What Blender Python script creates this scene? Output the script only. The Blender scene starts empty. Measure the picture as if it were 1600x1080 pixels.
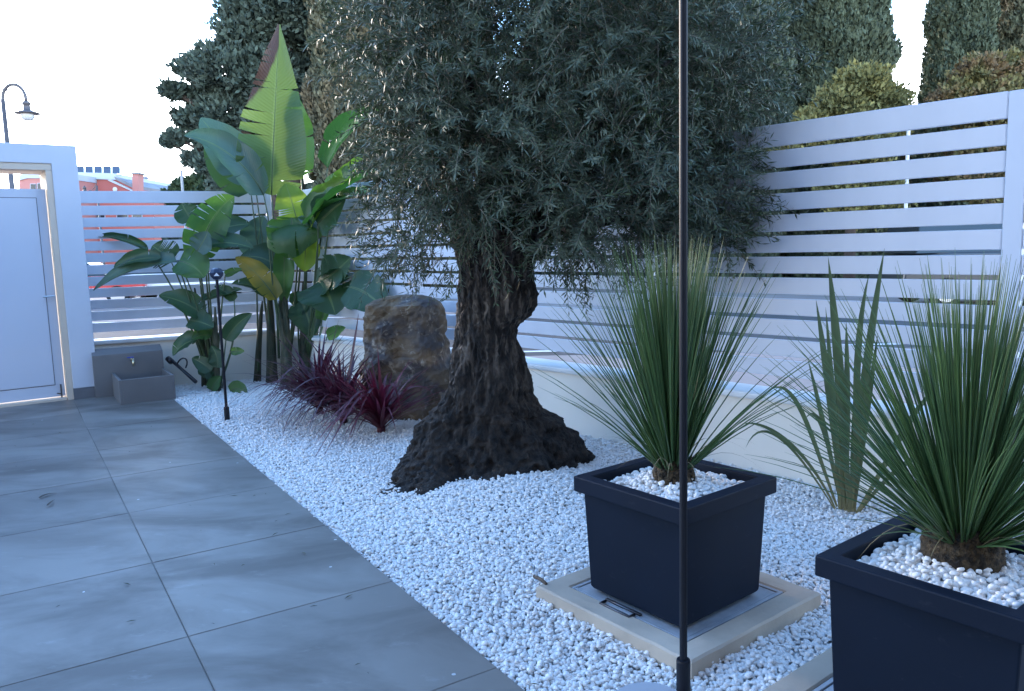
import bpy, bmesh, math, random
import numpy as np
from mathutils import Vector, Matrix, noise as mn

scene = bpy.context.scene
col = scene.collection
random.seed(7)
RNG = np.random.default_rng(11)

# ------------------------------------------------------------------ camera
F, TH, RO, H = 1230.0, math.radians(7.2), math.radians(1.57), 1.42
_r0 = np.array([1, 0, 0.0]); _f = np.array([0, math.cos(TH), -math.sin(TH)]); _u0 = np.array([0, math.sin(TH), math.cos(TH)])
_r = math.cos(RO) * _r0 - math.sin(RO) * _u0
_u = math.sin(RO) * _r0 + math.cos(RO) * _u0
CAM = np.array([0, 0, H])
cam = bpy.data.cameras.new('camera')
cam.sensor_fit = 'HORIZONTAL'; cam.sensor_width = 36.0; cam.lens = F / 1600 * 36
cam.clip_start = 0.05; cam.clip_end = 3000
camo = bpy.data.objects.new('camera', cam); col.objects.link(camo)
camo.matrix_world = Matrix(((_r[0], _u[0], -_f[0], 0), (_r[1], _u[1], -_f[1], 0), (_r[2], _u[2], -_f[2], H), (0, 0, 0, 1)))
scene.camera = camo

# ------------------------------------------------------------------ light
SUN_AZ, SUN_EL = math.radians(-45), math.radians(14)     # azimuth from +Y towards +X
world = bpy.data.worlds.new('World'); scene.world = world; world.use_nodes = True
wn = world.node_tree.nodes; wl = world.node_tree.links
wn.clear()
wo = wn.new('ShaderNodeOutputWorld'); bg = wn.new('ShaderNodeBackground')
sky = wn.new('ShaderNodeTexSky'); sky.sky_type = 'NISHITA'; sky.sun_disc = False
sky.sun_elevation = SUN_EL; sky.sun_rotation = SUN_AZ
sky.air_density = 1.0; sky.dust_density = 0.1; sky.ozone_density = 3.9
bg.inputs['Strength'].default_value = 0.14
# a bank of thin white cloud low in the sky
tc = wn.new('ShaderNodeTexCoord'); mp = wn.new('ShaderNodeMapping'); mp.inputs['Scale'].default_value = (1.2, 1.2, 4.5); mp.inputs['Location'].default_value = (0.35, 0.1, 0.0)
cn = wn.new('ShaderNodeTexNoise'); cn.inputs['Scale'].default_value = 2.0; cn.inputs['Detail'].default_value = 6; cn.inputs['Roughness'].default_value = 0.5
sx = wn.new('ShaderNodeSeparateXYZ'); wl.new(tc.outputs['Generated'], sx.inputs[0])
cb = wn.new('ShaderNodeMath'); cb.operation = 'MULTIPLY_ADD'; cb.inputs[1].default_value = -1.5; cb.inputs[2].default_value = 0.36      # thins out with height
wl.new(sx.outputs['Z'], cb.inputs[0])
ca = wn.new('ShaderNodeMath'); ca.operation = 'ADD'
cr = wn.new('ShaderNodeMapRange'); cr.inputs['From Min'].default_value = 0.50; cr.inputs['From Max'].default_value = 0.62; cr.inputs['To Max'].default_value = 0.85
cmx = wn.new('ShaderNodeMixRGB')
chs = wn.new('ShaderNodeHueSaturation'); chs.inputs['Saturation'].default_value = 0.12; chs.inputs['Value'].default_value = 1.25
wl.new(sky.outputs['Color'], chs.inputs['Color']); wl.new(chs.outputs['Color'], cmx.inputs['Color2'])
wl.new(tc.outputs['Generated'], mp.inputs['Vector']); wl.new(mp.outputs['Vector'], cn.inputs['Vector'])
wl.new(cn.outputs['Fac'], ca.inputs[0]); wl.new(cb.outputs[0], ca.inputs[1]); wl.new(ca.outputs[0], cr.inputs['Value']); wl.new(cr.outputs['Result'], cmx.inputs['Fac'])
wl.new(sky.outputs['Color'], cmx.inputs['Color1']); wl.new(cmx.outputs['Color'], bg.inputs['Color'])
wl.new(bg.outputs['Background'], wo.inputs['Surface'])
sun = bpy.data.lights.new('sun', 'SUN'); sun.energy = 0.65; sun.angle = math.radians(10); sun.color = (1.0, 0.80, 0.62)
suno = bpy.data.objects.new('sun', sun); col.objects.link(suno)
_sd = Vector((math.sin(SUN_AZ) * math.cos(SUN_EL), math.cos(SUN_AZ) * math.cos(SUN_EL), math.sin(SUN_EL)))
suno.rotation_euler = _sd.to_track_quat('Z', 'Y').to_euler(); suno.location = (-6, 6, 8)
vs = scene.view_settings
scene.display_settings.display_device = 'sRGB'
vs.view_transform = 'Standard'; vs.look = 'None'; vs.gamma = 1.0; vs.exposure = 3.1; vs.use_curve_mapping = False

# ------------------------------------------------------------------ measuring helpers (photograph pixel -> place in the world)
def ray(x, y): return _f + (x - 800) / F * _r - (y - 540) / F * _u
def gr(x, y, z=0.0):
    d = ray(x, y); return CAM + d * ((z - H) / d[2])
def at(x, y, Y):
    d = ray(x, y); return CAM + d * (Y / d[1])
def on_plane(x, y, p, dr):
    n = np.array([-dr[1], dr[0], 0.0]); d = ray(x, y)
    return CAM + d * (((np.array([p[0], p[1], 0]) - CAM) @ n) / (d @ n))

# ------------------------------------------------------------------ materials
def mat(name, c, rough=0.6, c2=None, scale=8.0, detail=4, bump=0.0, bscale=None, metal=0.0, spec=0.5, transl=0.0, tcol=None,
        back=None, island=0.0, stretch=None, contrast=(0.3, 0.7), bdist=0.01, coat=0.0):
    m = bpy.data.materials.new(name); m.use_nodes = True
    nt = m.node_tree; N = nt.nodes; L = nt.links; b = N['Principled BSDF']; out = N['Material Output']
    b.inputs['Roughness'].default_value = rough; b.inputs['Metallic'].default_value = metal
    b.inputs['Specular IOR Level'].default_value = spec
    b.inputs['Coat Weight'].default_value = coat
    g = N.new('ShaderNodeTexCoord'); src = g.outputs['Object']
    if stretch:
        mp = N.new('ShaderNodeMapping'); mp.inputs['Scale'].default_value = stretch; L.new(src, mp.inputs['Vector']); src = mp.outputs['Vector']
    cs = None
    if c2 is not None:
        n = N.new('ShaderNodeTexNoise'); n.inputs['Scale'].default_value = scale; n.inputs['Detail'].default_value = detail
        L.new(src, n.inputs['Vector'])
        r = N.new('ShaderNodeMapRange'); r.inputs['From Min'].default_value = contrast[0]; r.inputs['From Max'].default_value = contrast[1]
        L.new(n.outputs['Fac'], r.inputs['Value'])
        mx = N.new('ShaderNodeMixRGB'); mx.inputs['Color1'].default_value = (*c, 1); mx.inputs['Color2'].default_value = (*c2, 1)
        L.new(r.outputs['Result'], mx.inputs['Fac']); cs = mx.outputs['Color']
    else:
        rgb = N.new('ShaderNodeRGB'); rgb.outputs[0].default_value = (*c, 1); cs = rgb.outputs[0]
    if island > 0:
        ge = N.new('ShaderNodeNewGeometry'); hs = N.new('ShaderNodeHueSaturation')
        r = N.new('ShaderNodeMapRange'); r.inputs['To Min'].default_value = 1 - island; r.inputs['To Max'].default_value = 1 + island
        L.new(ge.outputs['Random Per Island'], r.inputs['Value']); L.new(r.outputs['Result'], hs.inputs['Value']); L.new(cs, hs.inputs['Color']); cs = hs.outputs['Color']
    if back is not None:
        ge = N.new('ShaderNodeNewGeometry'); mx = N.new('ShaderNodeMixRGB'); mx.inputs['Color2'].default_value = (*back, 1)
        L.new(ge.outputs['Backfacing'], mx.inputs['Fac']); L.new(cs, mx.inputs['Color1']); cs = mx.outputs['Color']
    L.new(cs, b.inputs['Base Color'])
    if bump > 0:
        n = N.new('ShaderNodeTexNoise'); n.inputs['Scale'].default_value = bscale or scale * 4; n.inputs['Detail'].default_value = 6
        L.new(src, n.inputs['Vector'])
        bp = N.new('ShaderNodeBump'); bp.inputs['Strength'].default_value = bump; bp.inputs['Distance'].default_value = bdist
        L.new(n.outputs['Fac'], bp.inputs['Height']); L.new(bp.outputs['Normal'], b.inputs['Normal'])
    if transl > 0:
        t = N.new('ShaderNodeBsdfTranslucent'); ms = N.new('ShaderNodeMixShader'); ms.inputs['Fac'].default_value = transl
        if tcol: t.inputs['Color'].default_value = (*tcol, 1)
        else: L.new(cs, t.inputs['Color'])
        L.new(b.outputs['BSDF'], ms.inputs[1]); L.new(t.outputs['BSDF'], ms.inputs[2]); L.new(ms.outputs['Shader'], out.inputs['Surface'])
    m['_c'] = 1
    return m

# ------------------------------------------------------------------ object helpers
def tag(o, label=None, cat=None, group=None, kind=None):
    if label: o['label'] = label
    if cat: o['category'] = cat
    if group: o['group'] = group
    if kind: o['kind'] = kind
    return o
def empty(name, loc, label, cat, group=None):
    o = bpy.data.objects.new(name, None); col.objects.link(o); o.location = [float(v) for v in loc]
    o.empty_display_size = 0.1
    return tag(o, label, cat, group)
def origin_of(p):
    v = np.zeros(3)
    while p is not None:
        v = v + np.array(p.location); p = p.parent
    return v
def link(name, me, parent=None, loc=(0, 0, 0)):
    o = bpy.data.objects.new(name, me); col.objects.link(o); o.location = loc
    if parent is not None: o.parent = parent
    return o
def mk(name, V, Fc, m, parent=None, smooth=False, uv=None, base=None, mats=None, fm=None):
    V = np.asarray(V, dtype=float)
    off = origin_of(parent) if parent is not None else (np.array(base) if base is not None else np.zeros(3))
    me = bpy.data.meshes.new(name)
    me.from_pydata((V - off).tolist(), [], [list(map(int, f)) for f in Fc])
    if uv is not None:
        ul = me.uv_layers.new(name='UVMap'); idx = np.zeros(len(me.loops), dtype=np.int32); me.loops.foreach_get('vertex_index', idx)
        ul.data.foreach_set('uv', np.asarray(uv, dtype=np.float32)[idx].ravel())
    for q in (mats or [m]): me.materials.append(q)
    if fm is not None: me.polygons.foreach_set('material_index', np.asarray(fm, dtype=np.int32))
    if smooth: me.polygons.foreach_set('use_smooth', [True] * len(me.polygons))
    me.update()
    o = link(name, me, parent)
    if parent is None and base is not None: o.location = [float(v) for v in base]
    return o
def fast(name, V, Fa, m, parent=None, base=None, smooth=False):
    """big meshes: V (n,3), Fa (k,3 or 4) arrays"""
    V = np.asarray(V, dtype=np.float32); Fa = np.asarray(Fa, dtype=np.int32)
    off = origin_of(parent) if parent is not None else (np.array(base) if base is not None else np.zeros(3))
    me = bpy.data.meshes.new(name); k, w = Fa.shape
    me.vertices.add(len(V)); me.vertices.foreach_set('co', (V - off.astype(np.float32)).ravel())
    me.loops.add(k * w); me.loops.foreach_set('vertex_index', Fa.ravel())
    me.polygons.add(k); me.polygons.foreach_set('loop_start', np.arange(0, k * w, w, dtype=np.int32)); me.polygons.foreach_set('loop_total', np.full(k, w, dtype=np.int32))
    if smooth: me.polygons.foreach_set('use_smooth', np.ones(k, dtype=bool))
    me.update(calc_edges=True); me.materials.append(m)
    o = link(name, me, parent)
    if parent is None and base is not None: o.location = [float(v) for v in base]
    return o
class MB:
    """collects solid shapes for ONE mesh"""
    def __init__(s): s.v = []; s.f = []
    def add(s, V, Fc):
        n = len(s.v); s.v += [list(map(float, q)) for q in V]; s.f += [[i + n for i in f] for f in Fc]; return s
    def prism(s, poly, vec):
        """closed polygon (list of 3D points) swept along vec"""
        poly = [np.array(p, dtype=float) for p in poly]; vec = np.array(vec, dtype=float); n = len(poly)
        V = poly + [p + vec for p in poly]
        Fc = [list(range(n))[::-1], list(range(n, 2 * n))] + [[i, (i + 1) % n, n + (i + 1) % n, n + i] for i in range(n)]
        return s.add(V, Fc)
    def obox(s, o, ex, ey, ez):
        o, ex, ey, ez = map(lambda a: np.array(a, dtype=float), (o, ex, ey, ez))
        return s.prism([o, o + ex, o + ex + ey, o + ey], ez)
    def box(s, c, size):
        c = np.array(c, dtype=float); h = np.array(size, dtype=float) / 2
        return s.obox(c - h, (2 * h[0], 0, 0), (0, 2 * h[1], 0), (0, 0, 2 * h[2]))
    def tube(s, pts, rad, n=8, cap=True):
        pts = [np.array(p, dtype=float) for p in pts]; k = len(pts)
        rad = [rad] * k if np.isscalar(rad) else rad
        V = []; up = None
        for i, p in enumerate(pts):
            t = pts[min(i + 1, k - 1)] - pts[max(i - 1, 0)]; t = t / (np.linalg.norm(t) + 1e-9)
            if up is None: up = np.array([0, 0, 1.0]) if abs(t[2]) < 0.9 else np.array([1.0, 0, 0])
            a = np.cross(t, up); a /= np.linalg.norm(a) + 1e-9; b = np.cross(a, t); up = b
            for j in range(n):
                q = 2 * math.pi * j / n; V.append(p + rad[i] * (math.cos(q) * a + math.sin(q) * b))
        Fc = [[i * n + j, i * n + (j + 1) % n, (i + 1) * n + (j + 1) % n, (i + 1) * n + j] for i in range(k - 1) for j in range(n)]
        if cap: Fc += [list(range(n))[::-1], [(k - 1) * n + j for j in range(n)]]
        return s.add(V, Fc)
    def lathe(s, c, prof, n=20, ax=None):
        """profile [(r, h)] about the axis through c"""
        c = np.array(c, dtype=float); ax = np.array([0, 0, 1.0]) if ax is None else np.array(ax, dtype=float) / np.linalg.norm(ax)
        a = np.cross(ax, [0, 1.0, 0.13]); a /= np.linalg.norm(a); b = np.cross(ax, a)
        V = [c + ax * h + r * (math.cos(2 * math.pi * j / n) * a + math.sin(2 * math.pi * j / n) * b) for r, h in prof for j in range(n)]
        k = len(prof)
        Fc = [[i * n + j, i * n + (j + 1) % n, (i + 1) * n + (j + 1) % n, (i + 1) * n + j] for i in range(k - 1) for j in range(n)]
        Fc += [list(range(n))[::-1], [(k - 1) * n + j for j in range(n)]]
        return s.add(V, Fc)
    def build(s, name, m, parent=None, bevel=0.0, smooth=False, base=None, segs=2):
        o = mk(name, s.v, s.f, m, parent, smooth, base=base)
        bm = bmesh.new(); bm.from_mesh(o.data)
        bmesh.ops.recalc_face_normals(bm, faces=bm.faces)
        if bevel > 0:
            es = [e for e in bm.edges if len(e.link_faces) == 2 and e.calc_face_angle(0) > 0.5]
            bmesh.ops.bevel(bm, geom=es, offset=bevel, segments=segs, affect='EDGES', profile=0.5)
        bm.to_mesh(o.data); bm.free()
        if smooth:
            o.data.polygons.foreach_set('use_smooth', [True] * len(o.data.polygons))
        return o
def nrm(v): v = np.array(v, dtype=float); return v / (np.linalg.norm(v) + 1e-12)
def bez(p, n):
    """Bezier of any degree through control points p, n samples"""
    p = [np.array(q, dtype=float) for q in p]; d = len(p) - 1; out = []
    for t in np.linspace(0, 1, n): out.append(sum(math.comb(d, i) * (1 - t) ** (d - i) * t ** i * p[i] for i in range(d + 1)))
    return out
def fbm(x, y, z, o=4): return mn.fractal(Vector((x, y, z)), 0.9, 2.1, o)

def strap(pts, w, N_hint, fold=0.25, n=12, wprof=None, twist=0.0):
    c = bez(pts, n); V, Fc, UV = [], [], []
    for i, p in enumerate(c):
        t = i / (n - 1); tg = nrm(c[min(i + 1, n - 1)] - c[max(i - 1, 0)]); s = nrm(np.cross(tg, N_hint)); nn = nrm(np.cross(s, tg))
        if twist: 
            a = twist * t; s, nn = s * math.cos(a) + nn * math.sin(a), nn * math.cos(a) - s * math.sin(a)
        ww = w * (wprof(t) if wprof else (0.55 + 0.45 * math.sin(math.pi * min(1, t * 1.3 + .1))) * (1 - t ** 3) + 0.02)
        V += [p - s * ww + nn * ww * fold, p, p + s * ww + nn * ww * fold]; UV += [(t, 0), (t, .5), (t, 1)]
    for i in range(n - 1): Fc += [[3 * i, 3 * i + 1, 3 * i + 4, 3 * i + 3], [3 * i + 1, 3 * i + 2, 3 * i + 5, 3 * i + 4]]
    return V, Fc, UV

# ------------------------------------------------------------------ frames of the place
C_ = np.array([0.844, 0.536, 0.0]); D_ = np.array([-0.536, 0.844, 0.0])         # across / along the patio
O_ = np.array([-2.149, 4.225, 0.0])                                              # a tile corner
def P(c, s, z=0.0): return O_ + C_ * c + D_ * s + np.array([0, 0, z])
UP = np.array([0, 0, 1.0])
dR = np.array([-0.6725, 0.7401, 0.0]); pR = np.array([1.270, 4.951, 0.0])        # right wall face
dB = np.array([0.9244, 0.3814, 0.0]); pB = np.array([-3.705, 8.578, 0.0])        # back wall face
nR = np.array([0.7401, 0.6725, 0.0]); nB = np.array([-0.3814, 0.9244, 0.0])      # both point away from the garden
CORNER = pB + dB * 1.15
BEND = on_plane(637, 400, pR, dR) * np.array([1, 1, 0])
RIGHT_END = pR - dR * 3.7
BACK_END = pB - dB * 1.05

# ------------------------------------------------------------------ the ground and the street
M_earth = mat('street_paving', (0.34, 0.28, 0.25), 0.8, (0.26, 0.215, 0.19), 0.8, bump=0.2, bscale=30)
mk('ground', [(-900, -60, -0.06), (900, -60, -0.06), (900, 1500, -0.06), (-900, 1500, -0.06)], [(0, 1, 2, 3)],
   mat('dry_ground', (0.16, 0.15, 0.10), 0.9, (0.11, 0.12, 0.07), 0.3))['kind'] = 'structure'
mk('pavement', [(-60, 3, -0.05), (60, 3, -0.05), (60, 34, -0.05), (-60, 34, -0.05)], [(0, 1, 2, 3)], M_earth)['kind'] = 'structure'
mk('road', [(-80, 14.5, -0.045), (80, 6.5, -0.045), (80, 12.5, -0.045), (-80, 22.5, -0.045)], [(0, 1, 2, 3)],
   mat('asphalt', (0.075, 0.072, 0.07), 0.85, (0.05, 0.05, 0.05), 2.0, bump=0.3, bscale=60))['kind'] = 'structure'
M_paint = mat('road_paint', (0.7, 0.7, 0.68), 0.7)
mb = MB()
for y0, y1 in ((14.8, 6.8), (22.1, 12.1)):
    mb.add([(-80, y0, -0.041), (80, y1, -0.041), (80, y1 + 0.14, -0.041), (-80, y0 + 0.14, -0.041)], [(0, 1, 2, 3)])
mb.build('road_marking', M_paint)['kind'] = 'structure'

# ------------------------------------------------------------------ patio of large tiles
def tile_material():
    m = mat('grey_porcelain', (0.180, 0.161, 0.142), 0.5, (0.228, 0.206, 0.184), 1.6, 5, bump=0.12, bscale=70, bdist=0.002, contrast=(0.35, 0.65))
    N = m.node_tree.nodes; L = m.node_tree.links; b = N['Principled BSDF']
    src = b.inputs['Base Color'].links[0].from_socket
    geo = N.new('ShaderNodeNewGeometry')
    # cloudy brown-grey print of the tile, long soft bands
    mp = N.new('ShaderNodeMapping'); mp.inputs['Rotation'].default_value = (0, 0, -0.9); mp.inputs['Scale'].default_value = (0.85, 1.7, 1)
    L.new(geo.outputs['Position'], mp.inputs['Vector'])
    n1 = N.new('ShaderNodeTexNoise'); n1.inputs['Scale'].default_value = 1.25; n1.inputs['Detail'].default_value = 8; n1.inputs['Roughness'].default_value = 0.58; n1.inputs['Distortion'].default_value = 0.6; L.new(mp.outputs['Vector'], n1.inputs['Vector'])
    r1 = N.new('ShaderNodeMapRange'); r1.inputs['From Min'].default_value = 0.44; r1.inputs['From Max'].default_value = 0.64; r1.inputs['To Max'].default_value = 0.9; L.new(n1.outputs['Fac'], r1.inputs['Value'])
    m1 = N.new('ShaderNodeMixRGB'); m1.inputs['Color2'].default_value = (0.104, 0.086, 0.072, 1); L.new(r1.outputs['Result'], m1.inputs['Fac']); L.new(src, m1.inputs['Color1'])
    # dust and pale smears
    n2 = N.new('ShaderNodeTexNoise'); n2.inputs['Scale'].default_value = 5.5; n2.inputs['Detail'].default_value = 8; n2.inputs['Roughness'].default_value = 0.7; L.new(mp.outputs['Vector'], n2.inputs['Vector'])
    r2 = N.new('ShaderNodeMapRange'); r2.inputs['From Min'].default_value = 0.6; r2.inputs['From Max'].default_value = 0.8; r2.inputs['To Max'].default_value = 0.55; L.new(n2.outputs['Fac'], r2.inputs['Value'])
    m2 = N.new('ShaderNodeMixRGB'); m2.inputs['Color2'].default_value = (0.36, 0.35, 0.335, 1); L.new(r2.outputs['Result'], m2.inputs['Fac']); L.new(m1.outputs['Color'], m2.inputs['Color1'])
    # specks of white plaster
    vo = N.new('ShaderNodeTexVoronoi'); vo.inputs['Scale'].default_value = 6.0; L.new(geo.outputs['Position'], vo.inputs['Vector'])
    nz = N.new('ShaderNodeTexNoise'); nz.inputs['Scale'].default_value = 60; L.new(geo.outputs['Position'], nz.inputs['Vector'])
    ad = N.new('ShaderNodeMath'); ad.operation = 'MULTIPLY_ADD'; ad.inputs[1].default_value = 0.07; L.new(nz.outputs['Fac'], ad.inputs[0]); L.new(vo.outputs['Distance'], ad.inputs[2])
    lt = N.new('ShaderNodeMath'); lt.operation = 'LESS_THAN'; lt.inputs[1].default_value = 0.078; L.new(ad.outputs[0], lt.inputs[0])
    sp = N.new('ShaderNodeSeparateColor'); L.new(vo.outputs['Color'], sp.inputs['Color'])
    g2 = N.new('ShaderNodeMath'); g2.operation = 'GREATER_THAN'; g2.inputs[1].default_value = 0.55; L.new(sp.outputs['Red'], g2.inputs[0])
    mu = N.new('ShaderNodeMath'); mu.operation = 'MULTIPLY'; L.new(lt.outputs[0], mu.inputs[0]); L.new(g2.outputs[0], mu.inputs[1])
    m3 = N.new('ShaderNodeMixRGB'); m3.inputs['Color2'].default_value = (0.55, 0.55, 0.55, 1); L.new(mu.outputs[0], m3.inputs['Fac']); L.new(m2.outputs['Color'], m3.inputs['Color1'])
    oi = N.new('ShaderNodeObjectInfo'); hs = N.new('ShaderNodeHueSaturation'); rr = N.new('ShaderNodeMapRange'); rr.inputs['To Min'].default_value = 0.88; rr.inputs['To Max'].default_value = 1.12
    L.new(oi.outputs['Random'], rr.inputs['Value']); L.new(rr.outputs['Result'], hs.inputs['Value']); L.new(m3.outputs['Color'], hs.inputs['Color'])
    L.new(hs.outputs['Color'], b.inputs['Base Color'])
    r3 = N.new('ShaderNodeMapRange'); r3.inputs['To Min'].default_value = 0.36; r3.inputs['To Max'].default_value = 0.58; L.new(n1.outputs['Fac'], r3.inputs['Value']); L.new(r3.outputs['Result'], b.inputs['Roughness'])
    return m
M_tile = tile_material()
M_grout = mat('tile_grout', (0.26, 0.245, 0.225), 0.9, (0.12, 0.108, 0.096), 1.1, contrast=(0.44, 0.54))
PITCH, GAP = 0.86, 0.0052
patio = MB().obox(P(-6.2, -5.0, -0.05), C_ * (6.2 + 0.83), D_ * 9.45, UP * 0.0475).build('patio', M_grout); patio['kind'] = 'structure'
def slab(w, l, t=0.012):
    m = MB().box((0, 0, -t / 2), (w, l, t)); return m
def make_tile(w, l):
    o = slab(w, l).build('tile', M_tile, bevel=0.002, segs=1); me = o.data; bpy.data.objects.remove(o); return me
me_full = make_tile(PITCH - GAP, PITCH - GAP); me_edge = make_tile(0.833 - GAP * 0.5, PITCH - GAP)
rotT = math.atan2(C_[1], C_[0])
for i in range(-6, 1):
    for j in range(-5, 5):
        c0 = i * PITCH; s0 = 0.03 + j * PITCH
        if i == 0: c, me = 0.833 / 2, me_edge
        else: c, me = c0 + PITCH / 2, me_full
        q = P(c, s0 + PITCH / 2)
        if q[1] < 0.6 or s0 > 4.1: continue
        t = link('tile', me, patio, (q[0], q[1], 0.0 + random.uniform(-0.0006, 0.0006)))
        t.rotation_euler = (random.uniform(-.0006, .0006), random.uniform(-.0006, .0006), rotT)

# ------------------------------------------------------------------ boundary walls
M_white = mat('white_render', (0.61, 0.63, 0.69), 0.75, (0.57, 0.59, 0.645), 3.0, bump=0.08, bscale=120, bdist=0.002)
M_wall = mat('cream_render', (0.84, 0.78, 0.69), 0.85, (0.76, 0.70, 0.62), 1.6, 6, bump=0.15, bscale=90, bdist=0.003)
M_cop = mat('white_marble_coping', (0.72, 0.72, 0.71), 0.35, (0.55, 0.55, 0.56), 2.2, 7, contrast=(0.45, 0.8))
M_alu = mat('white_powder_coat', (0.68, 0.70, 0.77), 0.4, (0.62, 0.64, 0.71), 3.0, stretch=(3, 3, .4), contrast=(.4, .8))
M_aluD = mat('white_powder_coat_post', (0.65, 0.69, 0.78), 0.4)
def wall_run(m, a, b, n, z0, z1, f, k):
    """solid along a->b between offsets f (front) and k (back) along n"""
    a, b = np.array(a), np.array(b)
    m.prism([a + n * f + UP * z0, b + n * f + UP * z0, b + n * k + UP * z0, a + n * k + UP * z0], UP * (z1 - z0))
def n_of(a, b):
    d = nrm(b - a); n = np.array([d[1], -d[0], 0]); return n if n @ (np.array(a) - np.array([-.5, 4, 0])) > 0 else -n
nF = n_of(BEND, CORNER)
wr = empty('garden_wall', pR, 'low cream rendered wall with white coping under the right fence', 'wall')
m = MB(); wall_run(m, RIGHT_END, BEND, nR, -0.1, 0.452, 0, 0.2); m.build('wall', M_wall, wr)
m = MB(); wall_run(m, BEND, CORNER, nF, -0.1, 0.452, 0, 0.2); m.build('wall', M_wall, wr)
m = MB(); wall_run(m, RIGHT_END, BEND, nR, 0.453, 0.495, -0.035, 0.235); m.build('coping', M_cop, wr, bevel=0.012)
m = MB(); wall_run(m, BEND, CORNER, nF, 0.455, 0.496, -0.034, 0.234); m.build('coping', M_cop, wr, bevel=0.012)
wb = empty('garden_wall', pB, 'low pale wall with white coping under the back fence, behind the trough', 'wall')
m = MB(); wall_run(m, BACK_END, CORNER, nB, -0.1, 0.50, 0, 0.2); m.build('wall', M_wall, wb)
m = MB(); wall_run(m, BACK_END, CORNER, nB, 0.501, 0.545, -0.035, 0.235); m.build('coping', M_cop, wb, bevel=0.012)

# ------------------------------------------------------------------ slatted fences
def slat_mesh():
    o = MB().box((0.5, 0, 0), (1, 0.022, 0.098)).build('slat', M_alu, bevel=0.003, segs=1); me = o.data; bpy.data.objects.remove(o); return me
ME_SLAT = slat_mesh()
FZ = [1.955 - 0.1233 * k for k in range(12)]
def panel(root, a, b, n, dz, off=0.07):
    a, b = np.array(a), np.array(b); d = b - a; L = np.linalg.norm(d); ang = math.atan2(d[1], d[0]); o0 = np.array(root.location)
    for k in range(13):
        if k == 0: zc, zs = (2.083 + 1.955) / 2, 1.28
        else:
            zc, zs = FZ[k - 1] - 0.0245 - 0.0494, 1.0
            if k == 12: continue
        q = a + n * off + UP * (zc + dz) - o0
        s = link('slat', ME_SLAT, root, [float(v) for v in q]); s.rotation_euler = (random.uniform(-.004, .004), random.uniform(-.0006, .0006), ang); s.scale = (L, 1, zs)
def post(root, p, n, d, z0, z1, w=0.085, off=0.055):
    q = np.array(p) + n * off
    MB().obox(q - d * w / 2 + UP * z0, d * w, n * 0.07, UP * (z1 - z0)).build('post', M_aluD, root, bevel=0.004)
fr = empty('slat_fence', pR + UP * 0.5, 'tall white horizontal slat fence on the right, behind the olive tree and planters', 'fence', 'white slat fences round the garden')
sR = lambda x, y: float((on_plane(x, y, pR + nR * 0.07, dR) - pR) @ dR)
s_post = sR(1586, 300); s_mid = sR(1017, 430); s_bend = float((BEND - pR) @ dR)
def RP(s): return pR + dR * s
panel(fr, RP(s_post + 0.045), RP(s_mid - 0.03), nR, 0); panel(fr, RP(s_mid + 0.03), RP(s_bend - 0.045), nR, 0)
panel(fr, RP(-3.65), RP(s_post - 0.045), nR, 0)
dF = nrm(CORNER - BEND)
panel(fr, BEND + dF * 0.05, CORNER - dF * 0.06, nF, 0.006)
for s, w in ((s_post, 0.085), (s_bend, 0.085)): post(fr, RP(s), nR, dR, 0.49, 2.08, w)
post(fr, RP(s_mid), nR, dR, 0.49, 2.07, 0.055, 0.06)
post(fr, CORNER - dF * 0.03, nF, dF, 0.49, 2.085, 0.06)
fb = empty('slat_fence', pB + UP * 0.5, 'white horizontal slat fence at the back, between the gateway and the corner', 'fence', 'white slat fences round the garden')
panel(fb, pB - dB * 0.80, CORNER - dB * 0.08, nB, 0.028)
post(fb, CORNER - dB * 0.05, nB, dB, 0.54, 2.112, 0.06)
post(fb, pB - dB * 0.83, nB, dB, 0.54, 2.112, 0.05)

# ------------------------------------------------------------------ unseen building, added behind the viewer to shade the garden
M_shade_house = mat('shade_house_render', (0.22, 0.22, 0.225), 0.85, (0.19, 0.19, 0.195), 1.5)
ho = empty('shade_house', (0.0, -3.0, 0.0), 'unseen two storey building added behind the viewer to shade the garden', 'shade_house')
MB().obox((-9, -11, 0), (19, 0, 0), (0, 8.6, 0), (0, 0, 6.2)).build('wall', M_shade_house, ho)
MB().obox((-9.4, -11.4, 6.21), (19.8, 0, 0), (0, 9.9, 0), (0, 0, 0.28)).build('roof', M_white, ho)
for x in (-6.0, -1.5, 3.5):
    w_ = MB().obox((x, -2.398, 0.12), (2.2, 0, 0), (0, 0.05, 0), (0, 0, 2.2)).build('window', M_aluD, ho)
    MB().obox((x + 0.08, -2.347, 0.2), (2.04, 0, 0), (0, 0.012, 0), (0, 0, 2.04)).build('pane', mat('shade_house_glass', (.02, .025, .03), .1) if 'shade_house_glass' not in bpy.data.materials else bpy.data.materials['shade_house_glass'], w_)

# ------------------------------------------------------------------ gateway with white metal gate
gC = np.array([math.sin(math.radians(54)), math.cos(math.radians(54)), 0.0]); gN = np.array([-gC[1], gC[0], 0.0])   # along the wall / away from the garden
gA = np.array([-4.423, 7.86, 0.0])
def G(s, b, z=0.0): return gA + gC * s + gN * b + UP * z
M_sunlit_reveal = mat('sunlit_reveal', (0.66, 0.55, 0.44), 0.75, (0.60, 0.49, 0.39), 4.0, bump=0.1, bscale=60)  # peach sunlight on jambs, lintel and threshold is put into this colour
M_gate = mat('white_gate_paint', (0.57, 0.60, 0.68), 0.42, (0.55, 0.58, 0.655), 1.2)
gt = empty('gateway', gA, 'white rendered gate portal on the left holding a white metal gate', 'gateway')
U_ = [(-1.42, .11), (-1.18, .11), (-1.18, 2.338), (-0.02, 2.338), (-0.02, .11), (0.205, .11), (0.205, 2.52), (-1.42, 2.52)]
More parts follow.
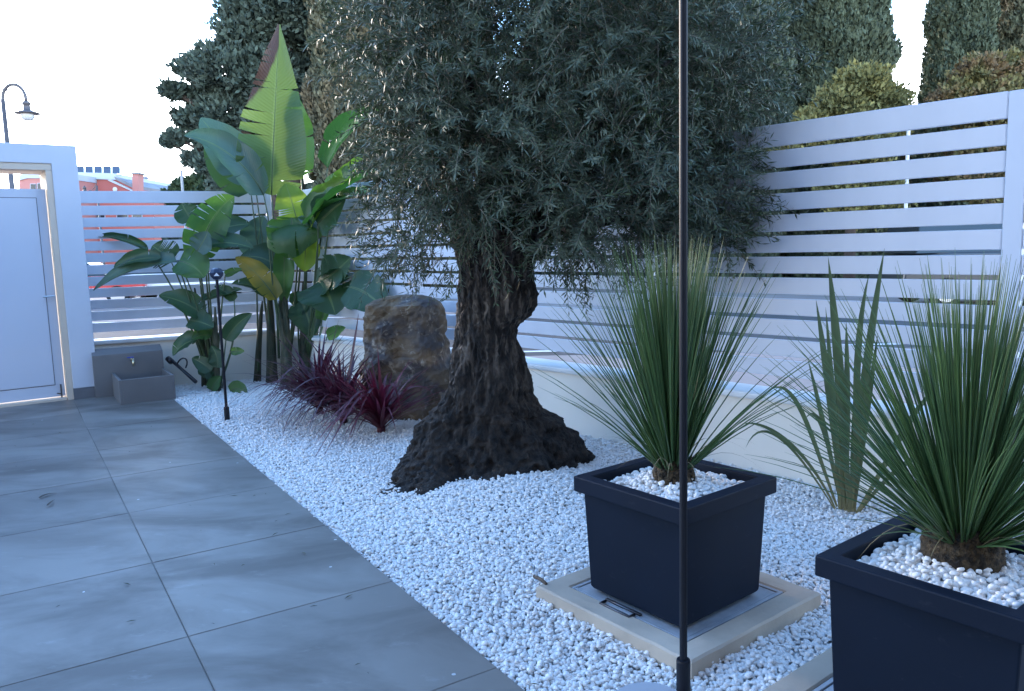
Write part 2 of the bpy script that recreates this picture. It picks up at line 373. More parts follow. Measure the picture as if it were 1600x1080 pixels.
MB().prism([G(q, 0, z) for q, z in U_], gN * 0.55).build('portal', M_white, gt, bevel=0.006)
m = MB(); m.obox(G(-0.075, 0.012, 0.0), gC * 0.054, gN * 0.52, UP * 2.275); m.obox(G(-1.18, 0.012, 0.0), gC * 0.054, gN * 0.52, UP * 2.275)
m.obox(G(-1.18, 0.012, 2.277), gC * 1.159, gN * 0.52, UP * 0.06); m.build('lining', M_sunlit_reveal, gt)
MB().obox(G(-1.12, 0.03, -0.02), gC * 1.04, gN * 0.5, UP * 0.045).build('threshold', M_sunlit_reveal, gt, bevel=0.004)
M_skirt = mat('grey_skirting', (0.16, 0.16, 0.17), 0.5, (0.12, 0.12, 0.13), 3)
m = MB(); m.obox(G(-0.022, -0.008, 0), gC * 0.235, gN * 0.56, UP * 0.108); m.build('skirting', M_skirt, gt, bevel=0.002)
# gate leaf
dr = MB(); dr.obox(G(-1.118, 0.10, 0.035), gC * 1.035, gN * 0.05, UP * 2.065); door = dr.build('gate_leaf', M_gate, gt, bevel=0.003)
MB().obox(G(-1.0, 0.092, 0.16), gC * 0.83, gN * 0.012, UP * 1.85).build('panel', M_gate, door, bevel=0.004)
M_line = mat('shadow_gap', (0.12, 0.12, 0.14), 0.7)
m = MB()
for s0, w, z0, h in ((-1.003, 0.836, 0.153, 0.006), (-1.003, 0.836, 2.011, 0.006), (-1.005, 0.005, 0.153, 1.864), (-0.169, 0.005, 0.153, 1.864)):
    m.obox(G(s0, 0.0985, z0), gC * w, gN * 0.006, UP * h)
m.build('groove', M_line, door)
m = MB(); m.tube([G(-0.10, 0.075, 1.05), G(-0.10, 0.045, 1.05), G(-0.2, 0.045, 1.05)], 0.009, 8); m.build('handle', mat('brushed_steel', (0.5, 0.5, 0.5), 0.3, metal=1.0), door)
m = MB(); m.tube([G(-0.12, 0.08, 0.16), G(-0.12, 0.08, 0.02)], 0.008, 8); m.tube([G(-0.12, 0.08, 0.06), G(-0.16, 0.055, 0.075)], 0.007, 8); m.build('drop_bolt', mat('dark_steel', (0.12, 0.12, 0.13), 0.4, metal=0.8), door)
gw = MB(); gw.obox(G(-7.5, 0.15, 0.0), gC * 6.07, gN * 0.25, UP * 2.3); w_ = gw.build('shade_wall', M_white, None, base=G(-4, 0.2))  # unseen wall, added to keep the low sun off the patio
tag(w_, 'unseen white wall added left of the gate portal to block the sun', 'wall')

# ------------------------------------------------------------------ stone trough with tap
M_stone = mat('grey_stone', (0.175, 0.17, 0.17), 0.5, (0.14, 0.136, 0.136), 2.5, 6, bump=0.06, bscale=80, bdist=0.002)
M_lip = mat('cut_stone_edge', (0.30, 0.30, 0.31), 0.55)
T0 = np.array([-3.79, 7.48, 0.0])
def T(a, b, z=0.0): return T0 + C_ * a + D_ * b + UP * z
tr = empty('water_trough', T(0.25, 0.3), 'grey stone water trough with back panel standing against the back wall beside the gateway', 'trough')
BW, BD, BH, tk = 0.5, 0.6, 0.24, 0.028
MB().obox(T(tk, 0, 0), C_ * (BW - 2 * tk), D_ * tk, UP * BH).build('front_panel', M_stone, tr, bevel=0.003)
MB().obox(T(0, 0.0015, 0), C_ * tk, D_ * BD, UP * (BH - 0.001)).build('side_panel', M_stone, tr, bevel=0.003)
MB().obox(T(BW - tk, 0.0015, 0), C_ * tk, D_ * BD, UP * (BH - 0.001)).build('side_panel', M_stone, tr, bevel=0.003)
MB().obox(T(tk, tk, 0.0), C_ * (BW - 2 * tk), D_ * (BD - tk), UP * 0.05).build('basin_floor', M_stone, tr)
bk = [T(-0.16, BD + 0.002, 0), T(-0.16, BD + 0.002, 0.43), T(-0.16, BD + 0.13, 0.485), T(-0.16, BD + 0.13, 0)]
MB().prism(bk, C_ * 0.66).build('back_panel', M_stone, tr, bevel=0.003)
tp = empty('tap', T(0.22, BD, 0.36), 'small brass garden tap with blue lever on the trough back panel', 'tap')
a = T(0.20, BD, 0.365)
MB().tube([a, a - D_ * 0.06, a - D_ * 0.085 - UP * 0.02, a - D_ * 0.09 - UP * 0.06], [0.010, 0.011, 0.012, 0.009], 10).build('spout', mat('brass', (0.72, 0.62, 0.40), 0.3, metal=0.9), tp, smooth=True)
MB().obox(a - D_ * 0.055 + UP * 0.018 - C_ * 0.05, C_ * 0.062, D_ * 0.014, UP * 0.012).build('lever', mat('blue_lever', (0.03, 0.06, 0.35), 0.4), tp, bevel=0.003)
MB().tube([a - D_ * 0.05, a - D_ * 0.05 + UP * 0.02], 0.008, 8).build('stem', mat('chrome', (0.7, 0.7, 0.7), 0.2, metal=1.0), tp)
MB().tube([a - D_ * 0.003, a - D_ * 0.012], 0.02, 12).build('flange', mat('chrome_flange', (0.75, 0.75, 0.75), 0.2, metal=1.0), tp)
M_blk = mat('black_plastic', (0.014, 0.015, 0.020), 0.35)
hz = empty('hose_gun', gr(300, 594), 'black watering lance leaning at the back wall beside the trough', 'hose gun')
e0, e1 = at(266, 561, 8.35), at(306, 597, 8.1)
MB().tube([e0, 0.5 * (e0 + e1), e1], [0.018, 0.016, 0.02], 8).build('lance', M_blk, hz, smooth=True)
g0, g1 = at(276, 570, 8.28), at(290, 575, 8.2)
MB().tube(bez([g0, at(284, 552, 8.2), at(298, 560, 8.2), g1], 9), 0.008, 6).build('grip', M_blk, hz, smooth=True)
MB().tube([at(262, 560, 8.36), at(268, 566, 8.33)], 0.03, 10).build('nozzle', M_blk, hz, smooth=True)

# ------------------------------------------------------------------ gravel
def in_poly(px, py, poly):
    r = np.zeros(len(px), dtype=bool); n = len(poly)
    for i in range(n):
        x1, y1 = poly[i][:2]; x2, y2 = poly[(i + 1) % n][:2]
        c = ((y1 > py) != (y2 > py)) & (px < (x2 - x1) * (py - y1) / (y2 - y1 + 1e-12) + x1); r ^= c
    return r
BED = [P(0.836, -5.0), P(0.836, 3.42), P(0.86, 4.1), P(0.86, 4.5), pB - dB * 0.2, CORNER, BEND, RIGHT_END]
M_peb = mat('white_pebble', (0.86, 0.84, 0.81), 0.75, (0.72, 0.71, 0.70), 0.9, 2)
def gravel_height(x, y):
    h = 0.012 * np.sin(x * 2.1 + 0.7) * np.cos(y * 1.7) + 0.008 * np.sin(x * 5.3 + y * 4.1)
    mound = 0.07 * np.exp(-(((x - 0.02) / 0.45) ** 2 + ((y - 4.35) / 0.42) ** 2)) + 0.03 * np.exp(-(((x + 0.2) / 0.9) ** 2 + ((y - 4.9) / 0.9) ** 2))
    e = np.clip((C_[0] * (x - O_[0]) + C_[1] * (y - O_[1]) - 0.84) / 0.25, 0, 1)
    return (h + mound) * e - 0.012
# soil sheet under the pebbles
nx, ny = 70, 110
gx = np.linspace(-4.2, 4.2, nx); gy = np.linspace(0.5, 9.6, ny); X, Y = np.meshgrid(gx, gy)
V = np.stack([X.ravel(), Y.ravel(), gravel_height(X.ravel(), Y.ravel()) - 0.012], 1)
ce = np.stack([0.5 * (X[:-1, :-1] + X[1:, 1:]).ravel(), 0.5 * (Y[:-1, :-1] + Y[1:, 1:]).ravel()], 1)
ins = in_poly(ce[:, 0], ce[:, 1], [p + 0 for p in BED]); idx = np.arange(nx * ny).reshape(ny, nx)
Fq = np.stack([idx[:-1, :-1].ravel(), idx[:-1, 1:].ravel(), idx[1:, 1:].ravel(), idx[1:, :-1].ravel()], 1)[ins]
bed = fast('gravel_bed', V, Fq, mat('pebble_bed', (0.62, 0.62, 0.62), 0.9, (0.32, 0.32, 0.33), 60, bump=0.6, bscale=70)); bed['kind'] = 'structure'

def pebble_sources():
    obs = []
    for k in range(4):
        bm = bmesh.new(); bmesh.ops.create_icosphere(bm, subdivisions=2, radius=1.0)
        s = (1.0, random.uniform(.72, .95), random.uniform(.5, .72))
        for v in bm.verts:
            d = 1 + 0.28 * mn.noise(v.co * 1.3 + Vector((k * 7, 3, 1)))
            v.co = Vector((v.co.x * s[0] * d, v.co.y * s[1] * d, v.co.z * s[2] * d))
        for f in bm.faces: f.smooth = True
        me = bpy.data.meshes.new('pebble'); bm.to_mesh(me); bm.free(); me.materials.append(M_peb)
        obs.append(bpy.data.objects.new('pebble_shape', me))
    return obs
PEB = pebble_sources()
def scatter_tree(smin, smax, seed):
    ng = bpy.data.node_groups.new('scatter_pebbles', 'GeometryNodeTree')
    ng.interface.new_socket('Geometry', in_out='INPUT', socket_type='NodeSocketGeometry'); ng.interface.new_socket('Geometry', in_out='OUTPUT', socket_type='NodeSocketGeometry')
    N = ng.nodes; L = ng.links; gi = N.new('NodeGroupInput'); go = N.new('NodeGroupOutput')
    ji = N.new('GeometryNodeGeometryToInstance')
    for o in PEB:
        oi = N.new('GeometryNodeObjectInfo'); oi.inputs['Object'].default_value = o; L.new(oi.outputs['Geometry'], ji.inputs['Geometry'])
    ip = N.new('GeometryNodeInstanceOnPoints'); ip.inputs['Pick Instance'].default_value = True
    rv = N.new('FunctionNodeRandomValue'); rv.data_type = 'FLOAT_VECTOR'; rv.inputs[0].default_value = (-0.5, -0.5, 0); rv.inputs[1].default_value = (0.5, 0.5, 6.283); rv.inputs['Seed'].default_value = seed
    rs = N.new('FunctionNodeRandomValue'); rs.data_type = 'FLOAT'
    rs.inputs[2].default_value = smin; rs.inputs[3].default_value = smax; rs.inputs['Seed'].default_value = seed + 1
    L.new(gi.outputs[0], ip.inputs['Points']); L.new(ji.outputs[0], ip.inputs['Instance']); L.new(rv.outputs[0], ip.inputs['Rotation']); L.new(rs.outputs[1], ip.inputs['Scale'])
    L.new(ip.outputs['Instances'], go.inputs[0])
    return ng
def scatter(name, pts, smin, smax, parent=None, seed=1):
    off = origin_of(parent) if parent is not None else np.zeros(3)
    me = bpy.data.meshes.new(name); me.vertices.add(len(pts)); me.vertices.foreach_set('co', (pts - off).astype(np.float32).ravel()); me.update(); me.materials.append(M_peb)
    o = link(name, me, parent); md = o.modifiers.new('scatter', 'NODES'); md.node_group = scatter_tree(smin, smax, seed); o['kind'] = 'stuff'; return o

# pots and lids: frames
A38 = math.radians(38.3); E1 = np.array([math.cos(A38), math.sin(A38), 0]); E2 = np.array([-E1[1], E1[0], 0])
POT1 = np.array([0.613, 2.963, 0.052]); POT2 = np.array([1.238, 2.118, 0.052])
LID1 = np.array([0.625, 2.985, 0.0]); LID2 = POT2 * np.array([1, 1, 0]) + E2 * 0.03
def sq(c, h): return [c + E1 * h * a + E2 * h * b for a, b in ((-1, -1), (1, -1), (1, 1), (-1, 1))]
def jitter_grid(x0, x1, y0, y1, st):
    xs = np.arange(x0, x1, st); ys = np.arange(y0, y1, st); X, Y = np.meshgrid(xs, ys)
    return X.ravel() + RNG.uniform(-.45, .45, X.size) * st, Y.ravel() + RNG.uniform(-.45, .45, X.size) * st
gxs, gys = [], []
for (ya, yb, st) in ((1.2, 4.2, 0.0145), (4.2, 6.2, 0.0152), (6.2, 9.5, 0.017)):
    a_, b_ = jitter_grid(-4.2, 3.6, ya, yb, st); gxs.append(a_); gys.append(b_)
px, py = np.concatenate(gxs), np.concatenate(gys)
keep = in_poly(px, py, BED) & ~in_poly(px, py, sq(LID1, 0.385)) & ~in_poly(px, py, sq(LID2, 0.385))
keep &= (np.abs(px) < py * 0.70 + 0.25) & (((px + 0.14) / 0.42) ** 2 + ((py - 4.98) / 0.38) ** 2 > 1)
px, py = px[keep], py[keep]
pz = gravel_height(px, py) + RNG.uniform(-0.006, 0.006, len(px))
top = RNG.random(len(px)) < 0.16
ptop = np.stack([px[top] + RNG.uniform(-.006, .006, top.sum()), py[top] + RNG.uniform(-.006, .006, top.sum()), pz[top] + 0.011], 1)
scatter('white_gravel', np.concatenate([np.stack([px, py, pz], 1), ptop]), 0.0060, 0.0130, seed=5)

# ------------------------------------------------------------------ inspection covers with stone surround
M_trav = mat('beige_concrete', (0.52, 0.44, 0.35), 0.8, (0.40, 0.33, 0.26), 5.0, 7, bump=0.25, bscale=60, bdist=0.004)
def galv():
    m = mat('galvanised_steel', (0.52, 0.54, 0.57), 0.5, (0.34, 0.36, 0.39), 9, metal=0.45, bump=0.05, bscale=200)
    return m
M_galv = galv()
M_handle = mat('dark_handle', (0.10, 0.10, 0.11), 0.4, metal=0.9)
def lid(c, label, n):
    r = empty('inspection_cover', c, label, 'inspection cover', 'inspection covers under the planters')
    h, w, zt = 0.395, 0.098, 0.05
    V = []
    nseg = 10
    def ring(hh, z): 
        c4 = sq(c, hh); return [c4[i] * (1 - k / nseg) + c4[(i + 1) % 4] * (k / nseg) + UP * z for i in range(4) for k in range(nseg)]
    for hh, z in ((h, -.02), (h, zt - .007), (h - .008, zt), (h - w * .5, zt + .001), (h - w + .006, zt), (h - w, zt - .006), (h - w, -.02)): V += ring(hh, z)
    nn = 4 * nseg; Fc = [[k * nn + i, k * nn + (i + 1) % nn, (k + 1) * nn + (i + 1) % nn, (k + 1) * nn + i] for k in range(6) for i in range(nn)]
    for i, v in enumerate(V):
        q = Vector(v); kk = mn.noise(q * 14) * .005 + mn.noise(q * 45) * .0025
        if i < nn * 4: V[i] = v + np.array([kk, mn.noise(q * 14 + Vector((9, 1, 1))) * .005, kk * .5])
    m = MB(); m.add(V, Fc); m.build('stone_surround', M_trav, r, smooth=False)
    hi = h - w - 0.004
    m = MB()
    for a, b in ((E1, E2), (-E1, -E2)): m.prism([c - a * hi - b * hi + UP * 0.0, c + a * hi - b * hi, c + a * hi - b * (hi - 0.016), c - a * hi - b * (hi - 0.016)], UP * 0.047)
    for a, b in ((E2, -E1), (-E2, E1)): m.prism([c - a * (hi - 0.017) - b * hi, c + a * (hi - 0.017) - b * hi, c + a * (hi - 0.017) - b * (hi - 0.016), c - a * (hi - 0.017) - b * (hi - 0.016)], UP * 0.047)
    m.build('frame', M_galv, r, bevel=0.002)
    MB().prism([q + UP * 0.02 for q in sq(c, hi - 0.02)], UP * 0.024).build('cover_plate', M_galv, r, bevel=0.002)
    hc = c - E1 * (hi - 0.006) + E2 * 0.03 + UP * 0.052
    m = MB(); m.tube([hc - E2 * 0.075, hc - E2 * 0.075 - E1 * 0.03, hc + E2 * 0.075 - E1 * 0.03, hc + E2 * 0.075], 0.0055, 8)
    m.obox(hc - E2 * 0.09 - UP * 0.006 + E1 * 0.012, E1 * 0.012, E2 * 0.18, UP * 0.006)
    m.build('lifting_handle', M_handle, r, smooth=True)
    return r
lid(LID1, 'square steel inspection cover in a beige stone surround under the small planter, fully visible', 0)
lid(LID2, 'beige stone inspection cover surround mostly hidden under the large front planter at lower right', 1)
# round pale cap near the pole
dc = gr(1004, 1070) + np.array([0, -0.125, 0])
dco = MB().lathe(dc + UP * 0.0, [(0.118, 0.0), (0.118, 0.012), (0.112, 0.017), (0.04, 0.0175)], 40).build('round_paver', mat('pale_grey_paint', (0.42, 0.43, 0.46), 0.5), None, base=dc)
tag(dco, 'round pale grey cap lying in the gravel at the foot of the tall pole', 'paver')

# ------------------------------------------------------------------ square planters
def pot_mat():
    m = mat('anthracite_planter', (0.004, 0.009, 0.020), 0.55, (0.005, 0.011, 0.025), 3, bump=0.05, bscale=150, bdist=0.001, spec=0.14)
    N = m.node_tree.nodes; L = m.node_tree.links; b = N['Principled BSDF']; src = b.inputs['Base Color'].links[0].from_socket
    g = N.new('ShaderNodeTexCoord'); mp = N.new('ShaderNodeMapping'); mp.inputs['Scale'].default_value = (9, 9, 16); mp.inputs['Rotation'].default_value = (0.3, 0.5, 0.2); L.new(g.outputs['Object'], mp.inputs['Vector'])
    n = N.new('ShaderNodeTexNoise'); n.inputs['Scale'].default_value = 1.6; n.inputs['Detail'].default_value = 9; n.inputs['Roughness'].default_value = .72; L.new(mp.outputs['Vector'], n.inputs['Vector'])
    r = N.new('ShaderNodeMapRange'); r.inputs['From Min'].default_value = .60; r.inputs['From Max'].default_value = .82; r.inputs['To Max'].default_value = .6; L.new(n.outputs['Fac'], r.inputs['Value'])
    mx = N.new('ShaderNodeMixRGB'); mx.inputs['Color2'].default_value = (.045, .052, .07, 1); L.new(r.outputs['Result'], mx.inputs['Fac']); L.new(src, mx.inputs['Color1']); L.new(mx.outputs['Color'], b.inputs['Base Color'])
    return m
M_pot = pot_mat()
def planter(c, label):
    c = np.array(c); r = empty('square_planter', c, label, 'planter', 'dark square planters')
    zt = 0.517 - c[2]; hb, ht, rim, ri, rh = 0.2315, 0.247, 0.275, 0.222, 0.062
    # body: tapered shell
    V = []; 
    for h, z in ((hb - .012, 0), (hb, 0.012), (ht, zt - rh + 0.001), (ri, zt - rh + 0.001)):
        V += [q + UP * z for q in sq(c, h)]
    Fc = [[3, 2, 1, 0]]
    for k in range(3): Fc += [[k * 4 + i, k * 4 + (i + 1) % 4, k * 4 + 4 + (i + 1) % 4, k * 4 + 4 + i] for i in range(4)]
    Fc += [[12, 13, 14, 15]]
    m = MB(); m.add(V, Fc); m.build('body', M_pot, r, bevel=0.006)
    V = []
    for h, z in ((rim, zt - rh), (rim, zt), (ri, zt), (ri - 0.006, zt - rh)): V += [q + UP * z for q in sq(c, h)]
    Fc = []
    for k in range(4):
        n2 = (k + 1) % 4; Fc += [[k * 4 + i, k * 4 + (i + 1) % 4, n2 * 4 + (i + 1) % 4, n2 * 4 + i] for i in range(4)]
    m = MB(); m.add(V, Fc); m.build('rim', M_pot, r, bevel=0.005)
    # soil
    MB().prism([q + UP * (zt - rh + 0.004) for q in sq(c, ri - 0.008)], UP * 0.012).build('soil', mat('potting_gravel_base', (0.4, 0.4, 0.41), 0.9, (0.25, .25, .26), 50), r)
    xs, ys = jitter_grid(-ri, ri, -ri, ri, 0.0155)
    k = (np.abs(xs) < ri - 0.014) & (np.abs(ys) < ri - 0.014)
    xs, ys = xs[k], ys[k]
    dome = 0.028 * np.exp(-((xs / 0.14) ** 2 + (ys / 0.14) ** 2)); z = c[2] + zt - rh + 0.022 + dome
    pts = []
    for dz, fr_ in ((0, 1.0), (0.011, 0.5)):
        q = RNG.random(len(xs)) < fr_; pts.append(np.stack([c[0] + E1[0] * xs[q] + E2[0] * ys[q], c[1] + E1[1] * xs[q] + E2[1] * ys[q], z[q] + dz + RNG.uniform(-.004, .004, q.sum())], 1))
    scatter('pebbles', np.concatenate(pts), 0.0085, 0.0135, parent=r, seed=int(c[0] * 100))
    return r
planter(POT1, 'dark navy square planter standing on the steel inspection cover behind the tall pole')
planter(POT2, 'dark navy square planter at lower right, largest and nearest, cut off by the picture edge')

# ------------------------------------------------------------------ grass trees in the planters
M_blade = mat('grass_tree_blade', (0.072, 0.150, 0.046), 0.42, (0.052, 0.112, 0.042), 6, transl=0.12)
M_caud = mat('fibrous_stem', (0.085, 0.058, 0.03), 0.9, (0.018, 0.013, 0.008), 55, bump=1.0, bscale=80, bdist=0.02, contrast=(.42, .58))
def blade_pts(bend, n=6):
    """unit-length blade leaving along +Z and bending towards +X"""
    p = [np.zeros(3)]; 
    for i in range(n):
        a = bend * ((i + 0.5) / n) ** 1.4
        p.append(p[-1] + np.array([math.sin(a), 0, math.cos(a)]) / n)
    return p
M_dryb = mat('dry_blade', (.24, .19, .10), .7, (.15, .13, .06), 8)
BW_ = 0.0060
BL = []
for k, bd in enumerate((0.03, 0.10, 0.18, 0.30, 0.45, 0.65)):
    pts = blade_pts(bd); rad = [BW_ * f for f in (1.0, 0.85, 0.72, 0.6, 0.48, 0.34, 0.08)]
    o = MB().tube(pts, rad, 3, cap=False).build('leaf', M_blade, smooth=True); BL.append(o.data); bpy.data.objects.remove(o)
def grass_tree(base, label, n_obj, n_stuff, lmin, lmax, spread, sig, rb, tilt=(0, 0), seed=1):
    rg = random.Random(seed); base = np.array(base)
    r = empty('grass_tree', base, label, 'plant', 'spiky grass trees in the planters')
    # fibrous stem
    m = MB(); m.lathe(base - UP * 0.03, [(rb * 1.02, -.04), (rb * 1.08, 0.0), (rb * 1.02, 0.045), (rb * 0.75, 0.075), (rb * .3, 0.09)], 28)
    s = m.build('stem', M_caud, r, smooth=True)
    bm = bmesh.new(); bm.from_mesh(s.data)
    bmesh.ops.subdivide_edges(bm, edges=bm.edges[:], cuts=1, use_grid_fill=True)
    for v in bm.verts: v.co += v.normal * (mn.noise(v.co * 60 + Vector((seed, 0, 0))) * 0.016)
    bm.to_mesh(s.data); bm.free()
    # old leaf bases as a fringe round the stem
    fv, ff = [], []
    for k in range(420):
        a = rg.uniform(0, 6.283); z = rg.uniform(-0.05, 0.05); d = np.array([math.cos(a), math.sin(a), 0]); w = np.cross(d, UP) * 0.005
        p0 = base + d * rb * 0.98 + UP * z; p1 = p0 + d * rg.uniform(.006, .02) + UP * rg.uniform(-.004, .022)
        n = len(fv); fv += [p0 - w, p0 + w, p1]; ff += [[n, n + 1, n + 2]]
    fo = mk('leaf_base', fv, ff, M_caud, r); fo['kind'] = 'stuff'
    SV, SF = [], []; loc0 = base
    for i in range(n_obj + n_stuff):
        az = rg.uniform(0, 6.283); u = (i + 0.5) / (n_obj + n_stuff)
        th = abs(rg.gauss(0, sig)) + 0.02
        if rg.random() < 0.07: th = rg.uniform(spread * 0.6, spread)
        th = min(th, spread)
        L = rg.uniform(lmin, lmax) * (1 - 0.15 * (th / spread) ** 2)
        k = min(5, max(0, int(th / spread * 3.2 + rg.uniform(0, 1.6))))
        rr = rb * (0.15 + 0.8 * min(1, th / spread * 1.2)); d = np.array([math.cos(az), math.sin(az), 0])
        p = d * rr + UP * (0.05 - 0.03 * rr / rb)
        M = Matrix.Rotation(tilt[0], 4, 'X') @ Matrix.Rotation(tilt[1], 4, 'Y') @ Matrix.Rotation(az, 4, 'Z') @ Matrix.Rotation(th, 4, 'Y') @ Matrix.Rotation(rg.uniform(-.4, .4), 4, 'Z')
        M = Matrix.Translation(Vector(p)) @ M @ Matrix.Scale(L, 4)
        if i < n_obj:
            o = bpy.data.objects.new('leaf', BL[k]); col.objects.link(o); o.parent = r; o.matrix_basis = M
        else:
            me = BL[k]; n = len(SV); SV += [np.array(M @ v.co) + loc0 for v in me.vertices]; SF += [[q + n for q in f.vertices] for f in me.polygons]
    for i in range(16):
        az = rg.uniform(0, 6.283); d = np.array([math.cos(az), math.sin(az), 0]); L = rg.uniform(.18, .36); p0 = base + d * rb * .9 + UP * .02
        V, Fc, UV = strap([p0, p0 + d * L * .5 + UP * L * .45, p0 + d * L + UP * rg.uniform(-.02, .22) * L], .0028, UP + np.array([.02, .01, 0]), .3, 8); mk('dry_leaf', V, Fc, M_dryb, r, smooth=True, uv=UV)
    if SV:
        so = mk('leaf_mass', SV, SF, M_blade, r, smooth=True); so['kind'] = 'stuff'
p1c = POT1 + UP * (0.517 - 0.052 - 0.062 + 0.085)
grass_tree(p1c + np.array([0, 0.0, 0.0]), 'spiky green grass tree with thin upright leaves growing in the planter behind the pole', 295, 230, 0.62, 0.88, 0.84, 0.20, 0.072, seed=3)
p2c = POT2 + UP * (0.517 - 0.052 - 0.062 + 0.095) + np.array([0.03, 0.03, 0])
grass_tree(p2c, 'dense dark green spiky grass tree in the nearest planter at the right edge', 295, 330, 0.52, 0.79, 1.15, 0.44, 0.098, seed=9)

# ------------------------------------------------------------------ black poles
M_pole = mat('black_pole', (0.008, 0.010, 0.016), 0.5, (0.010, 0.012, 0.019), 4, spec=0.25)
def garden_pole(p, h, label, head):
    r = empty('garden_pole', p, label, 'pole', 'black garden poles')
    MB().tube([p + UP * 0.0, p + UP * h], 0.0122, 12).build('shaft', M_pole, r, smooth=False)
    MB().lathe(p - UP * 0.01, [(0.0225, 0), (0.0225, 0.118), (0.0205, 0.124), (0.0124, 0.125)], 16).build('socket', M_pole, r, bevel=0.0)
    if head:
        c = p + UP * h
        MB().lathe(c - UP * 0.045, [(0.012, 0), (0.03, 0.006), (0.055, 0.035), (0.06, 0.06), (0.045, 0.09), (0.02, 0.10)], 8).build('lamp_head', mat('navy_lamp', (0.012, 0.02, 0.06), 0.35), r)
        d = nrm(CAM - c); d[2] = 0
        q = c + d * 0.058 + UP * -0.012; s = np.cross(d, UP)
        MB().prism([q - s * 0.022, q + s * 0.022, q + UP * 0.028], d * 0.004).build('reflector', mat('white_glass', (0.85, 0.88, 0.95), 0.2), r)
    else:
        for z in (0.8, 1.6): pass
garden_pole(np.array([0.513, 2.336, 0.0]), 2.75, 'tall thin black pole in the foreground rising out of the picture', False)
garden_pole(np.array([-2.474, 6.668, 0.0]), 1.25, 'short black garden pole with a navy lamp head beside the small bird of paradise', True)

# ------------------------------------------------------------------ olive tree
def bark_mat():
    m = mat('olive_bark', (0.040, 0.029, 0.022), 0.9, (0.006, 0.005, 0.0045), 20, 9, bump=1.0, bscale=34, bdist=0.05, stretch=(1, 1, 0.55), contrast=(0.35, 0.62))
    N = m.node_tree.nodes; L = m.node_tree.links; b = N['Principled BSDF']; src = b.inputs['Base Color'].links[0].from_socket
    g = N.new('ShaderNodeTexCoord'); mp = N.new('ShaderNodeMapping'); mp.inputs['Scale'].default_value = (26, 26, 3.0); L.new(g.outputs['Object'], mp.inputs['Vector'])
    n = N.new('ShaderNodeTexNoise'); n.inputs['Scale'].default_value = 1.0; n.inputs['Detail'].default_value = 5; L.new(mp.outputs['Vector'], n.inputs['Vector'])
    r = N.new('ShaderNodeMapRange'); r.inputs['From Min'].default_value = .5; r.inputs['From Max'].default_value = .68; L.new(n.outputs['Fac'], r.inputs['Value'])
    sx = N.new('ShaderNodeSeparateXYZ'); L.new(g.outputs['Object'], sx.inputs[0])
    rz = N.new('ShaderNodeMapRange'); rz.inputs['From Min'].default_value = .42; rz.inputs['From Max'].default_value = .8; rz.inputs['To Max'].default_value = 0.9; L.new(sx.outputs['Z'], rz.inputs['Value'])
    mu = N.new('ShaderNodeMath'); mu.operation = 'MULTIPLY'; L.new(r.outputs['Result'], mu.inputs[0]); L.new(rz.outputs['Result'], mu.inputs[1])
    mx = N.new('ShaderNodeMixRGB'); mx.inputs['Color2'].default_value = (.19, .155, .125, 1); L.new(mu.outputs[0], mx.inputs['Fac']); L.new(src, mx.inputs['Color1'])
    L.new(mx.outputs['Color'], b.inputs['Base Color'])
    return m
M_bark = bark_mat()
TY = 5.0; PXM = TY / F * 1.01
ob = np.array([-0.16, 4.98, 0.0])
olive = empty('olive_tree', ob, 'old olive tree with thick gnarled trunk and wide grey-green crown, centre of the gravel bed', 'tree')
prof = [(785, 628, 908), (770, 606, 912), (745, 612, 912), (720, 624, 909), (700, 636, 903), (680, 643, 893), (655, 655, 868), (640, 676, 846), (620, 690, 834), (600, 699, 830),
        (560, 704, 820), (530, 710, 810), (510, 711, 812), (495, 712, 826), (478, 714, 837), (460, 717, 838), (440, 718, 832), (420, 719, 832), (400, 716, 840), (380, 708, 850), (360, 700, 858)]
pz_, pl, pr_ = [], [], []
for y, l, r in prof:
    q = at(0.5 * (l + r), y, TY); pz_.append(q[2]); pl.append(at(l, y, TY)[0]); pr_.append(at(r, y, TY)[0])
pz_, pl, pr_ = map(np.array, (pz_, pl, pr_)); o_ = np.argsort(pz_); pz_, pl, pr_ = pz_[o_], pl[o_], pr_[o_]
nz_, na = 260, 300
zs = np.linspace(-0.08, pz_[-1], nz_); V = np.zeros((nz_, na, 3))
